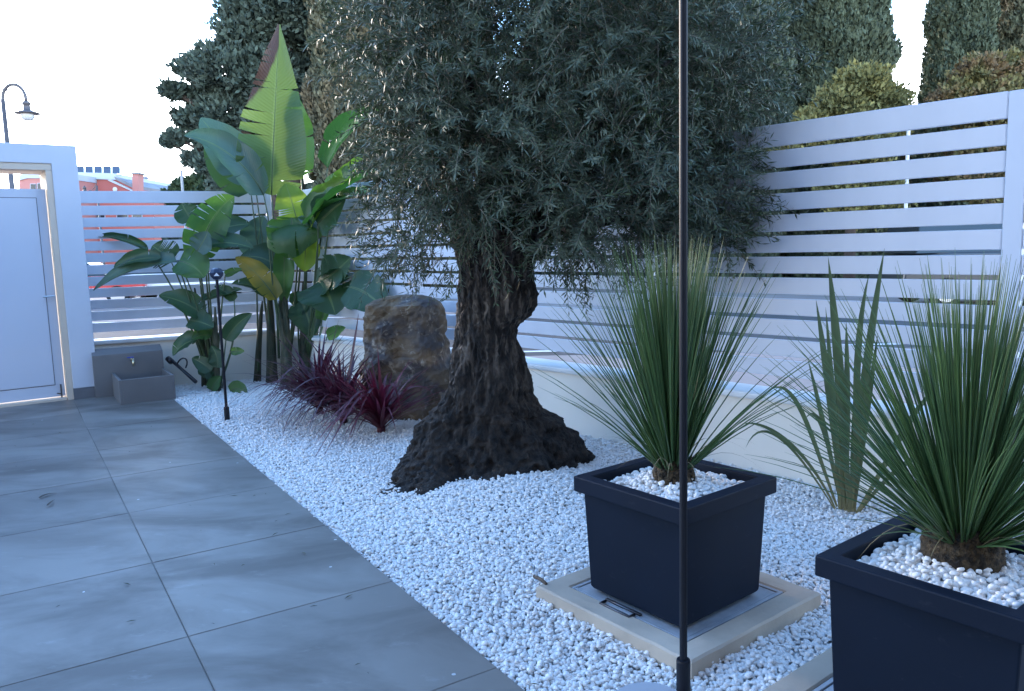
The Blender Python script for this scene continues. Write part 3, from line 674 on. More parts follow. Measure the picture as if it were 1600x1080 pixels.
for i, z in enumerate(zs):
    l = np.interp(z, pz_, pl); r = np.interp(z, pz_, pr_); cx = 0.5 * (l + r); hw = 0.5 * (r - l)
    k = math.exp(-max(z, 0) / 0.19)
    dep = (0.235 + 0.30 * k) if z < 0.9 else 0.235
    for j in range(na):
        a = 2 * math.pi * j / na; ca, sa = math.cos(a), math.sin(a)
        rx, ry = hw * ca, dep * sa
        if ca < 0 and sa < 0: # left front toe reaches towards the viewer
            e = k ** 1.5 * max(0, -ca - 0.1) * max(0, -sa + 0.15); rx += -0.05 * e; ry += -0.42 * e
        if ca > 0: ry += 0.10 * k * ca
        # lobes and flutes
        fl = 0.10 * math.sin(5 * a + 1.3 + z * 1.5) * (0.35 + k) + 0.05 * math.sin(11 * a + 2.2 * z + 0.5) * (0.4 + 0.8 * k)
        q = np.array([cx + rx * (1 + fl * 0.55), TY - 0.02 + ry * (1 + fl), z])
        nd = nrm([ca / max(hw, .05), sa / dep, 0.2 * k])
        n1 = fbm(q[0] * 7, q[1] * 7, q[2] * (4.5 if z > .35 else 7), 5)
        n2 = 1 - abs(mn.noise(Vector((q[0] * 16, q[1] * 16, q[2] * 7)))) * 2
        n3 = 1 - abs(mn.noise(Vector((q[0] * 34, q[1] * 34, q[2] * 15)))) * 2
        amp = 0.55 + 0.75 * k
        n4 = mn.voronoi(Vector((q[0] * 11, q[1] * 11, q[2] * (6 if z > .4 else 10))))[0][0]
        q = q + nd * (0.040 * n1 * amp + 0.024 * n2 * amp + 0.015 * n3 + 0.075 * (n4 - .4) * amp - 0.030)
        V[i, j] = q
idx = np.arange(nz_ * na).reshape(nz_, na); nx_ = np.roll(idx, -1, 1)
Fq = np.stack([idx[:-1].ravel(), nx_[:-1].ravel(), nx_[1:].ravel(), idx[1:].ravel()], 1)
trunk = fast('trunk', V.reshape(-1, 3), Fq, M_bark, olive, smooth=True)
# limbs
LUMPS = [(870, 60, 5.0, 1.0), (720, 80, 4.9, .64), (625, 30, 5.2, .42), (1050, 90, 5.0, .72), (1120, 140, 5.0, .36), (755, 215, 4.6, .52), (930, 265, 4.6, .58), (690, 250, 4.8, .42),
         (1080, 275, 4.8, .42), (650, 345, 4.8, .27), (955, 325, 4.7, .30), (1095, 325, 4.8, .25), (715, 296, 4.6, .20), (870, -150, 5.0, 1.1), (800, 180, 5.7, .8), (1010, 180, 5.7, .75),
         (860, 296, 4.6, .18), (1030, 345, 4.9, .19), (640, 180, 5.0, .25), (905, 372, 4.6, .10), (1130, 372, 4.8, .10)]
fork = np.array([at(778, 385, TY)[0], TY, at(778, 385, TY)[2]])
lm = MB(); rg = random.Random(4)
limb_pts = []
starts = [(730, 372), (760, 368), (800, 366), (836, 372), (820, 360), (748, 360)]
for i, (x, y, Yd, R_) in enumerate(LUMPS):
    e = at(x, y, Yd); s = starts[i % len(starts)]; s0 = at(*s, TY); mid = 0.55 * s0 + 0.45 * e + np.array([rg.uniform(-.12, .12), rg.uniform(-.1, .1), 0.12])
    r0 = 0.085 if i < 5 else 0.05
    pts = bez([s0 - UP * 0.12, s0 + UP * 0.12 + (e - s0) * 0.15, mid, e], 9)
    pts = [p + np.array([rg.gauss(0, .012), rg.gauss(0, .012), rg.gauss(0, .012)]) if 0 < k < 8 else p for k, p in enumerate(pts)]
    o = MB().tube(pts, list(np.linspace(r0, 0.014, 9)), 8).build('limb', M_bark, olive, smooth=True); limb_pts.append(pts)
# leafy shoots
M_olive = mat('olive_leaf', (0.052, 0.080, 0.040), 0.45, (0.074, 0.104, 0.056), 1.5, back=(0.105, 0.135, 0.095), island=0.4, transl=0.10, spec=0.22)
M_twig = mat('olive_twig', (0.15, 0.135, 0.10), 0.8)
def shoots():
    S, Dv, Ln = [], [], []
    w = np.array([l[3] ** 2 for l in LUMPS]); w = w / w.sum(); N = 7000
    for li, (x, y, Yd, R_) in enumerate(LUMPS):
        c = at(x, y, Yd); n = int(N * w[li]) + 30
        d = RNG.normal(size=(n, 3)); d /= np.linalg.norm(d, axis=1)[:, None]
        rr = R_ * (0.35 + 0.65 * RNG.random(n) ** 0.55)
        lump = np.array([1 + 0.30 * mn.noise(Vector(v * 2.3 + li * 3.1)) for v in d])
        p = c + d * (rr * lump)[:, None] * np.array([1, .9, .95])
        dd = d * 0.75 + RNG.normal(size=(n, 3)) * 0.45 + np.array([0, 0, 0.22]); dd /= np.linalg.norm(dd, axis=1)[:, None]
        S.append(p); Dv.append(dd); Ln.append(RNG.uniform(.13, .30, n))
    return np.concatenate(S), np.concatenate(Dv), np.concatenate(Ln)
def foliage_from_shoots(S, Dv, Ln, per, llen=(0.036, 0.068), lw=0.0047, droop=0.25):
    n = len(S); k = per
    t = np.linspace(0.12, 1.0, k)[None, :] + RNG.uniform(-.03, .03, (n, k))
    dr = RNG.uniform(0.0, droop * 2, n)
    pos = S[:, None, :] + Dv[:, None, :] * (Ln[:, None] * t)[:, :, None]; pos[:, :, 2] -= (dr[:, None] * Ln[:, None] * t ** 2)
    tan = np.repeat(Dv[:, None, :], k, 1).copy(); tan[:, :, 2] -= 2 * dr[:, None] * t; tan /= np.linalg.norm(tan, axis=2)[:, :, None]
    rnd = RNG.normal(size=(n, 3)); a = np.cross(Dv, rnd); a /= np.linalg.norm(a, axis=1)[:, None]; b = np.cross(Dv, a)
    ph = (np.arange(k) % 4) * (math.pi / 2) + (np.arange(k) % 2) * math.pi * 0 
    ph = np.where(np.arange(k) % 2 == 0, 0, math.pi) + np.where((np.arange(k) // 2) % 2 == 0, 0, math.pi / 2)
    ph = ph[None, :] + RNG.uniform(-.4, .4, (n, k))
    side = np.cos(ph)[:, :, None] * a[:, None, :] + np.sin(ph)[:, :, None] * b[:, None, :]
    ldir = tan * RNG.uniform(.55, 1.0, (n, k, 1)) + side * 0.75 + RNG.normal(size=(n, k, 3)) * 0.12; ldir /= np.linalg.norm(ldir, axis=2)[:, :, None]
    wv = np.cross(ldir, tan + RNG.normal(size=(n, k, 3)) * .35); wv /= np.linalg.norm(wv, axis=2)[:, :, None] + 1e-9
    nv = np.cross(wv, ldir)
    L = RNG.uniform(*llen, (n, k, 1)); W = lw * RNG.uniform(.75, 1.25, (n, k, 1))
    p0 = pos.reshape(-1, 3); ld = ldir.reshape(-1, 3); wv = wv.reshape(-1, 3); nv = nv.reshape(-1, 3); L = L.reshape(-1, 1); W = W.reshape(-1, 1)
    p1 = p0 + ld * L * .5 - nv * L * .03; p2 = p0 + ld * L - nv * L * .10
    V = np.stack([p0, p1 - wv * W, p1 + wv * W, p2], 1).reshape(-1, 3); q = np.arange(len(p0))[:, None] * 4
    Fa = np.concatenate([q + np.array([[0, 1, 2]]), q + np.array([[1, 3, 2]])])
    # twigs: thin three-sided stems
    tt = np.linspace(0, 1, 4); TP = S[:, None, :] + Dv[:, None, :] * (Ln[:, None] * tt[None])[:, :, None]; TP[:, :, 2] -= dr[:, None] * Ln[:, None] * tt[None] ** 2
    rad = np.array([.0032, .0026, .0019, .0010]); TV = []
    for m_ in range(3):
        an = 2 * math.pi * m_ / 3; TV.append(TP + rad[None, :, None] * (math.cos(an) * a[:, None, :] + math.sin(an) * b[:, None, :]))
    TV = np.stack(TV, 2).reshape(-1, 3); b0 = (np.arange(n) * 12)[:, None]; TF = []
    for s in range(3):
        for m_ in range(3): TF.append(b0 + np.array([[s * 3 + m_, s * 3 + (m_ + 1) % 3, s * 3 + 3 + (m_ + 1) % 3, s * 3 + 3 + m_]]))
    return V, Fa, TV, np.concatenate(TF)
S, Dv, Ln = shoots()
V, Fa, TV, TF = foliage_from_shoots(S, Dv, Ln, 25)
fast('crown', V, Fa, M_olive, olive)['kind'] = 'stuff'
fast('twig_mass', TV, TF, M_twig, olive)['kind'] = 'stuff'
# single sprays that stand clear of the crown
SPR = [((1165, 170, 4.9), (1228, 222, 4.85)), ((1150, 215, 4.9), (1215, 235, 4.85)), ((1160, 300, 4.8), (1240, 322, 4.75)), ((1150, 330, 4.8), (1215, 352, 4.75)), ((1130, 370, 4.8), (1178, 392, 4.75)),
       ((900, 420, 4.6), (925, 480, 4.55)), ((880, 410, 4.6), (890, 462, 4.55)), ((860, 400, 4.6), (868, 440, 4.55)), ((940, 400, 4.6), (955, 432, 4.55)), ((620, 380, 4.8), (572, 405, 4.75)),
       ((640, 400, 4.8), (600, 440, 4.7)), ((690, 400, 4.7), (645, 462, 4.6)), ((700, 410, 4.6), (700, 460, 4.5)), ((770, 400, 4.5), (790, 468, 4.45)), 
       ((600, 300, 4.9), (548, 330, 4.85)), ((590, 340, 4.9), (545, 362, 4.85)), ((570, 120, 5.1), (525, 160, 5.0)), ((600, 240, 5.0), (555, 262, 5.0)), ((1170, 60, 5.0), (1212, 40, 5.0)), ((1180, 110, 5.0), (1226, 128, 5.0)),
       ((670, 390, 4.7), (640, 425, 4.6)), ((1110, 250, 4.85), (1190, 262, 4.8)), ((1100, 300, 4.8), (1185, 290, 4.8))]
for p0, p1 in SPR:
    a, b = at(*p0), at(*p1); d = b - a; L = float(np.linalg.norm(d)); n = 4
    Ss = np.repeat(a[None], n, 0) + RNG.normal(size=(n, 3)) * .035; Dd = d[None] / L + RNG.normal(size=(n, 3)) * .16; Dd /= np.linalg.norm(Dd, axis=1)[:, None]
    V, Fa, TV, TF = foliage_from_shoots(Ss, Dd, np.full(n, L) * RNG.uniform(.75, 1.05, n), 22, droop=0.06)
    sp = fast('spray', V, Fa, M_olive, olive); fast('twig', TV, TF, M_twig, sp)

# ------------------------------------------------------------------ standing stone
def rock_mat():
    m = mat('ochre_stone', (0.17, 0.122, 0.080), 0.8, (0.075, 0.066, 0.066), 5, 8, bump=0.8, bscale=18, bdist=0.03, contrast=(.42, .58))
    N = m.node_tree.nodes; L = m.node_tree.links; b = N['Principled BSDF']; src = b.inputs['Base Color'].links[0].from_socket
    g = N.new('ShaderNodeTexCoord')
    n = N.new('ShaderNodeTexNoise'); n.inputs['Scale'].default_value = 9; n.inputs['Detail'].default_value = 8; n.inputs['Roughness'].default_value = .65; n.inputs['Distortion'].default_value = 1.2; L.new(g.outputs['Object'], n.inputs['Vector'])
    r = N.new('ShaderNodeMapRange'); r.inputs['From Min'].default_value = .56; r.inputs['From Max'].default_value = .66; L.new(n.outputs['Fac'], r.inputs['Value'])
    mx = N.new('ShaderNodeMixRGB'); mx.inputs['Color2'].default_value = (.36, .31, .25, 1); L.new(r.outputs['Result'], mx.inputs['Fac']); L.new(src, mx.inputs['Color1'])
    n2 = N.new('ShaderNodeTexNoise'); n2.inputs['Scale'].default_value = 3.2; n2.inputs['Detail'].default_value = 3; L.new(g.outputs['Object'], n2.inputs['Vector'])
    r2 = N.new('ShaderNodeMapRange'); r2.inputs['From Min'].default_value = .52; r2.inputs['From Max'].default_value = .6; r2.inputs['To Max'].default_value = .6; L.new(n2.outputs['Fac'], r2.inputs['Value'])
    m2 = N.new('ShaderNodeMixRGB'); m2.inputs['Color2'].default_value = (.13, .078, .03, 1); L.new(r2.outputs['Result'], m2.inputs['Fac']); L.new(mx.outputs['Color'], m2.inputs['Color1'])
    L.new(m2.outputs['Color'], b.inputs['Base Color']); return m
rY = 6.75; rp = [(668, 572, 712), (640, 574, 710), (600, 572, 707), (550, 571, 702), (510, 573, 695), (490, 577, 690), (474, 580, 684), (466, 590, 676), (462, 606, 664)]
rz = np.array([at(640, y, rY)[2] for y, _, _ in rp]); rl = np.array([at(l, y, rY)[0] for y, l, _ in rp]); rr_ = np.array([at(r, y, rY)[0] for y, _, r in rp])
nzr, nar = 80, 110; zs = np.linspace(rz[0] - 0.05, rz[-1], nzr); V = np.zeros((nzr, nar, 3))
for i, z in enumerate(zs):
    l, r = np.interp(z, rz, rl), np.interp(z, rz, rr_); cx, hw = .5 * (l + r), .5 * (r - l); f = (z - zs[0]) / (zs[-1] - zs[0]); dp = (0.27 - 0.08 * f) * min(1, ((1.0 - f) * 9 + .45))
    for j in range(nar):
        a = 2 * math.pi * j / nar; ca, sa = math.cos(a), math.sin(a); e = 0.55
        q = np.array([cx + hw * math.copysign(abs(ca) ** e, ca), rY + dp * math.copysign(abs(sa) ** e, sa), z])
        v = Vector(q * 4.2); cell = mn.voronoi(v, distance_metric='DISTANCE')[0][0]; n1 = fbm(*(q * 6), 5)
        k = 0.085 * (cell - .45) + 0.03 * n1 + .016 * mn.noise(Vector(q * 24))
        q = q + np.array([ca, sa, 0.25 * n1]) * k; V[i, j] = q
idx = np.arange(nzr * nar).reshape(nzr, nar); nx_ = np.roll(idx, -1, 1)
Fl = np.stack([idx[:-1].ravel(), nx_[:-1].ravel(), nx_[1:].ravel(), idx[1:].ravel()], 1).tolist()
Vl = V.reshape(-1, 3).tolist(); Vl.append((V[-1].mean(0) + np.array([0, 0, .012])).tolist()); ci = len(Vl) - 1
Fl += [[int(idx[-1, j]), int(idx[-1, (j + 1) % nar]), ci] for j in range(nar)]
ro = mk('standing_stone', Vl, Fl, rock_mat(), None, smooth=False, base=(-0.75, rY, 0))
tag(ro, 'upright brown and ochre standing stone behind the purple plant, left of the olive trunk', 'stone')

# ------------------------------------------------------------------ strap leaves (cordyline, flax)
M_purple = mat('purple_leaf', (0.095, 0.026, 0.040), 0.38, (0.050, 0.014, 0.028), 12, transl=0.18, tcol=(0.16, 0.02, 0.05))
M_purple2 = mat('crimson_leaf', (0.13, 0.024, 0.036), 0.4, (0.07, 0.016, 0.028), 12, transl=0.25, tcol=(0.28, 0.02, 0.06))
def cordyline(base, label, n, lmin, lmax, seed, mt, custom=(), fwd=34):
    rg = random.Random(seed); base = np.array(base); r = empty('purple_cordyline', base, label, 'plant', 'purple strap-leaved plants')
    MB().lathe(base - UP * .02, [(.035, 0), (.032, .06), (.02, .12)], 10).build('stem', mt, r, smooth=True)
    for i in range(n):
        az = i * 2.399 + rg.uniform(-.3, .3); L = rg.uniform(lmin, lmax); el = rg.uniform(0.5, 1.45); d = np.array([math.cos(az), math.sin(az), 0])
        p0 = base + d * .012 + UP * rg.uniform(.02, .1); p1 = p0 + (d * math.cos(el) + UP * math.sin(el)) * L * .62
        p2 = p1 + (d * 1.0 + UP * rg.uniform(-.35, .75) * (1.0 if el < 1.1 else 1.0)) * L * rg.uniform(.3, .5)
        V, Fc, UV = strap([p0, p1, p2], rg.uniform(.011, .019), UP + np.array([.01, .02, 0]) if el < 1.2 else -d, 0.3, 10)
        mk('leaf', V, Fc, mt, r, smooth=True, uv=UV)
    for i in range(fwd):
        az = rg.gauss(-2.35, .55); L = rg.uniform(lmax * .75, lmax * 1.15); d = np.array([math.cos(az), math.sin(az), 0]); el = rg.uniform(.75, 1.15)
        p0 = base + d * .02 + UP * rg.uniform(.03, .12); p1 = p0 + (d * math.cos(el) + UP * math.sin(el)) * L * .6; p2 = base + d * L * rg.uniform(.75, 1.0) + UP * rg.uniform(.03, .16)
        V, Fc, UV = strap([p0, p1, p2], rg.uniform(.010, .016), UP + np.array([.01, .02, 0]), 0.3, 11); mk('leaf', V, Fc, mt, r, smooth=True, uv=UV)
    for pts in custom:
        P3 = [at(*q) for q in pts]; V, Fc, UV = strap(P3, rg.uniform(.011, .015), UP + np.array([0.02, -.3, 0]), .3, 12); mk('leaf', V, Fc, mt, r, smooth=True, uv=UV)
    return r
cordyline(gr(596, 676), 'crimson strap-leaved cordyline nearest the olive trunk, front right of the purple clump', 80, .42, .70, 21, M_purple2,
          [((597, 640, 5.95), (590, 560, 5.9), (560, 640, 5.7), (548, 692, 5.6)), ((600, 640, 5.95), (610, 560, 5.9), (625, 620, 5.8), (626, 655, 5.75)), ((602, 640, 5.98), (640, 590, 6.0), (672, 600, 6.0), (678, 622, 6.0)),
           ((598, 640, 6.0), (592, 580, 6.0), (590, 540, 6.1)), ((594, 640, 5.95), (565, 560, 5.8), (530, 660, 5.5), (480, 733, 5.2)), ((596, 640, 5.95), (570, 570, 5.8), (540, 660, 5.5), (494, 732, 5.2))])
cordyline(gr(537, 660), 'dark purple strap-leaved cordyline in the middle of the purple clump', 110, .46, .84, 22, M_purple,
          [((537, 620, 6.3), (510, 560, 6.2), (460, 600, 6.0), (425, 650, 5.9)), ((535, 620, 6.3), (490, 590, 6.1), (450, 630, 5.9), (440, 690, 5.8)), ((530, 625, 6.3), (500, 600, 6.0), (455, 640, 5.8), (405, 665, 5.8)),
           ((540, 620, 6.3), (560, 500, 6.3), (560, 490, 6.4)), ((538, 620, 6.3), (530, 560, 6.4), (478, 530, 6.4))])
cordyline(gr(500, 645), 'purple strap-leaved cordyline at the left back of the clump near the tall bird of paradise', 110, .46, .86, 23, M_purple,
          [((498, 610, 6.6), (470, 540, 6.5), (440, 580, 6.3), (412, 640, 6.2)), ((500, 610, 6.6), (460, 570, 6.4), (430, 590, 6.2), (400, 628, 6.1)), ((505, 610, 6.6), (520, 520, 6.6), (560, 530, 6.6))])
def flax_mat():
    m = mat('flax_leaf', (0.100, 0.145, 0.062), 0.45, (0.078, 0.118, 0.056), 10, transl=0.18)
    N = m.node_tree.nodes; L = m.node_tree.links; b = N['Principled BSDF']; src = b.inputs['Base Color'].links[0].from_socket
    u = N.new('ShaderNodeUVMap'); s = N.new('ShaderNodeSeparateXYZ'); L.new(u.outputs['UV'], s.inputs[0])
    r = N.new('ShaderNodeMapRange'); r.inputs['From Min'].default_value = .42; r.inputs['From Max'].default_value = .0; L.new(s.outputs['X'], r.inputs['Value'])
    mx = N.new('ShaderNodeMixRGB'); mx.inputs['Color2'].default_value = (.24, .20, .085, 1); L.new(r.outputs['Result'], mx.inputs['Fac']); L.new(src, mx.inputs['Color1'])
    L.new(mx.outputs['Color'], b.inputs['Base Color']); return m
M_flax = flax_mat()
fx = gr(1326, 800); FYv = fx[1]; flax = empty('flax_plant', fx, 'upright green flax with sword leaves growing in gravel between the two planters', 'plant')
wp = lambda t: (0.45 + 0.9 * t * (1.35 - t) * 1.6) * (1 - t ** 5) + .02
for pts, w in ([((1318, 795), (1300, 640), (1275, 468)), .017], [((1322, 798), (1318, 620), (1294, 402)), .021], [((1330, 800), (1345, 600), (1382, 388)), .017], [((1335, 800), (1340, 640), (1330, 540), (1358, 428)), .015],
               [((1326, 800), (1322, 690), (1302, 560)), .015], [((1308, 792), (1270, 690), (1245, 585), (1205, 608)), .010], [((1305, 794), (1262, 700), (1200, 655), (1160, 662)), .008], [((1304, 796), (1240, 690), (1190, 640), (1165, 700)), .006],
               [((1320, 798), (1326, 640), (1322, 500)), .013], [((1334, 800), (1352, 660), (1372, 520)), .012], [((1315, 796), (1288, 660), (1262, 560)), .010], [((1338, 802), (1390, 720), (1420, 640), (1470, 600)), .013], [((1340, 803), (1385, 740), (1440, 690), (1500, 700)), .011], [((1316, 795), (1296, 700), (1280, 620), (1258, 655)), .009], [((1330, 800), (1334, 700), (1340, 560)), .014],
               [((1312, 796), (1306, 660), (1290, 480)), .012]):
    k = len(pts); P3 = [at(x, y, FYv + (random.uniform(-.12, .12) * i / (k - 1))) for i, (x, y) in enumerate(pts)]
    V, Fc, UV = strap(P3, w * 1.12, np.array([random.uniform(-.5, .5), -1, .25]), .35, 16, wp); mk('leaf', V, Fc, M_flax, flax, smooth=True, uv=UV)

# ------------------------------------------------------------------ giant bird of paradise plants
def strel_mat(name, c, c2, tc_, tr=0.3, brown=0.0):
    m = mat(name, c, 0.36, c2, 3.0, transl=tr, tcol=tc_, spec=0.5)
    N = m.node_tree.nodes; L = m.node_tree.links; b = N['Principled BSDF']; src = b.inputs['Base Color'].links[0].from_socket
    u = N.new('ShaderNodeUVMap'); s = N.new('ShaderNodeSeparateXYZ'); L.new(u.outputs['UV'], s.inputs[0])
    # pale midrib and fine side veins
    a = N.new('ShaderNodeMath'); a.operation = 'SUBTRACT'; a.inputs[1].default_value = .5; L.new(s.outputs['Y'], a.inputs[0])
    ab = N.new('ShaderNodeMath'); ab.operation = 'ABSOLUTE'; L.new(a.outputs[0], ab.inputs[0])
    r = N.new('ShaderNodeMapRange'); r.inputs['From Min'].default_value = .035; r.inputs['From Max'].default_value = .015; r.inputs['To Max'].default_value = .75; L.new(ab.outputs[0], r.inputs['Value'])
    mx = N.new('ShaderNodeMixRGB'); mx.inputs['Color2'].default_value = (.20, .26, .10, 1); L.new(r.outputs['Result'], mx.inputs['Fac']); L.new(src, mx.inputs['Color1'])
    cs = mx.outputs['Color']
    ml = N.new('ShaderNodeMath'); ml.operation = 'MULTIPLY_ADD'; ml.inputs[1].default_value = -.18; L.new(ab.outputs[0], ml.inputs[0]); L.new(s.outputs['X'], ml.inputs[2])
    si = N.new('ShaderNodeMath'); si.operation = 'MULTIPLY'; si.inputs[1].default_value = 330; L.new(ml.outputs[0], si.inputs[0])
    sn = N.new('ShaderNodeMath'); sn.operation = 'SINE'; L.new(si.outputs[0], sn.inputs[0])
    bp = N.new('ShaderNodeBump'); bp.inputs['Strength'].default_value = .25; bp.inputs['Distance'].default_value = .004; L.new(sn.outputs[0], bp.inputs['Height']); L.new(bp.outputs['Normal'], b.inputs['Normal'])
    if brown > 0:
        n = N.new('ShaderNodeTexNoise'); n.inputs['Scale'].default_value = 4; n.inputs['Detail'].default_value = 5; L.new(u.outputs['UV'], n.inputs['Vector'])
        ad = N.new('ShaderNodeMath'); ad.operation = 'MULTIPLY_ADD'; ad.inputs[1].default_value = .35; L.new(n.outputs['Fac'], ad.inputs[0]); L.new(s.outputs['X'], ad.inputs[2])
        # browning creeps in from the tip and along one edge
        ed = N.new('ShaderNodeMath'); ed.operation = 'MULTIPLY_ADD'; ed.inputs[1].default_value = -.72; L.new(s.outputs['Y'], ed.inputs[0]); L.new(ad.outputs[0], ed.inputs[2])
        rb = N.new('ShaderNodeMapRange'); rb.inputs['From Min'].default_value = brown; rb.inputs['From Max'].default_value = brown + .06; L.new(ed.outputs[0], rb.inputs['Value'])
        mb_ = N.new('ShaderNodeMixRGB'); mb_.inputs['Color2'].default_value = (.085, .05, .034, 1); L.new(rb.outputs['Result'], mb_.inputs['Fac']); L.new(cs, mb_.inputs['Color1']); cs = mb_.outputs['Color']
        ts = [q for q in N if q.type == 'BSDF_TRANSLUCENT'][0]; mt = N.new('ShaderNodeMixRGB'); mt.inputs['Color1'].default_value = (*tc_, 1); mt.inputs['Color2'].default_value = (.06, .03, .02, 1)
        L.new(rb.outputs['Result'], mt.inputs['Fac']); L.new(mt.outputs['Color'], ts.inputs['Color'])
    L.new(cs, b.inputs['Base Color']); return m
SM = {'d': strel_mat('dark_paddle_leaf', (.030, .072, .034), (.040, .088, .040), (.05, .14, .03), .25),
      'm': strel_mat('green_paddle_leaf', (.048, .11, .034), (.058, .125, .04), (.12, .30, .04), .35),
      'y': strel_mat('backlit_paddle_leaf', (.12, .19, .028), (.14, .21, .03), (.34, .52, .04), .45),  # yellow-green glow of backlit leaves is put into this colour
      'b': strel_mat('waxy_paddle_leaf', (.075, .135, .10), (.09, .15, .11), (.06, .16, .06), .2),
      't': strel_mat('old_paddle_leaf', (.080, .135, .042), (.062, .115, .042), (.19, .30, .05), .33, brown=.66),
      'w': strel_mat('yellowing_paddle_leaf', (.20, .17, .03), (.12, .14, .03), (.40, .34, .04), .4)}
M_stalk = mat('leaf_stalk', (.065, .105, .045), .45, (.05, .08, .035), 5)
M_stem = mat('sheath_stem', (.075, .07, .038), .7, (.022, .034, .016), 9, stretch=(4, 4, .5), bump=.8, bscale=25, bdist=.02, contrast=(.38,.62))
def paddle(mid, w, N_hint, fold=.35, n=18, torn=0.0, droop=0.0, seed=0, wl=1.0, wr=1.0, tip=0):
    """paddle blade: midrib Bezier, half-width w, cupped; torn = share of strips pulled apart"""
    rg = random.Random(seed); c = bez(mid, n); V, Fc, UV = [], [], []
    def wd(t):
        if tip: return (math.sin(math.pi * min(1, t * .96 + .04) ** .58) ** .85) if 0 < t < 1 else .04
        return (math.sin(math.pi * min(1, (t * .93 + .07)) ** .80) ** .62) if 0 < t < 1 else 0.04
    fr_ = []
    for i, p in enumerate(c):
        tg = nrm(c[min(i + 1, n - 1)] - c[max(i - 1, 0)]); s = nrm(np.cross(tg, N_hint)); fr_.append((p, tg, s, nrm(np.cross(s, tg))))
    K = 5
    for side, wm in ((-1, wl), (1, wr)):
        gone = 0; base = None
        ofs = 0.0
        for i in range(n - 1):
            if i == 0 or rg.random() < torn:  # start a new strip
                new = True; ofs = rg.uniform(-.25, .25) * (1 if torn > 0 else 0)
            else: new = False
            rows = []
            for q, jj in ((i, 0), (i + 1, 1)):
                p, tg, s, nn = fr_[q]; t = q / (n - 1); W = w * wd(t) * wm; row = []
                if jj == 0 and not new and base is not None: rows.append(base); continue
                for k in range(K + 1):
                    v = k / K; f = fold * v + droop * v * v; wav = .09 * W * math.sin(11 * t + 3 * side + seed) * v * v + .05 * W * math.sin(23 * t + seed * 2.2) * v * v
                    pt = p + s * side * W * v * math.cos(f) + nn * (W * v * math.sin(f) + wav) + nn * ofs * W * v * v * .5
                    if torn > 0: pt = pt + tg * (.10 * W * v * v * (1 if jj == 0 else -1)) * (1 if new and jj == 0 else .3) 
                    V.append(pt); UV.append((t, .5 + .5 * side * v)); row.append(len(V) - 1)
                rows.append(row)
            base = rows[1]
            for k in range(K):
                fq = [rows[0][k], rows[0][k + 1], rows[1][k + 1], rows[1][k]]
                Fc.append(fq if side > 0 else fq[::-1])
    return V, Fc, UV
def strelitzia(root, items, stems, Y0):
    for (pts, rad) in stems:
        P3 = [gr(pts[0][0], pts[0][1], -0.02)] + [at(*q) for q in pts[1:]]
        MB().tube(bez(P3, 9), [rad * q for q in (1.0, .86, .78, .72, .66, .6, .5, .38, .15)], 11).build('stem', M_stem, root, smooth=True)
    for i, it in enumerate(items):
        mid = [at(x, y, Y0 + dy) for x, y, dy in it['mid']]
        nh = np.array(it.get('n', (0, -1, .25)), dtype=float)
        V, Fc, UV = paddle(mid, it['w'] * 1.15 * Y0 / F, nh, it.get('fold', .3), it.get('res', 20), it.get('torn', .07), it.get('droop', 0), i + 1, it.get('wl', 1), it.get('wr', 1), it.get('tip', 0))
        lf = mk('leaf', V, Fc, SM[it['m']], root, smooth=True, uv=UV)
        if 'st' in it:
            P3 = [at(x, y, Y0 + dy) for x, y, dy in it['st']] + [mid[0]]
            k = 9; MB().tube(bez(P3, k), list(np.linspace(it.get('r', .014), .006, k)), 7).build('stalk', M_stalk, lf, smooth=True)
        cm = bez(mid, 12); nn = nrm(nh); MB().tube([p - nn * .003 for p in cm], list(np.linspace(.0065, .0015, 12)), 5).build('midrib', M_stalk, lf, smooth=True)
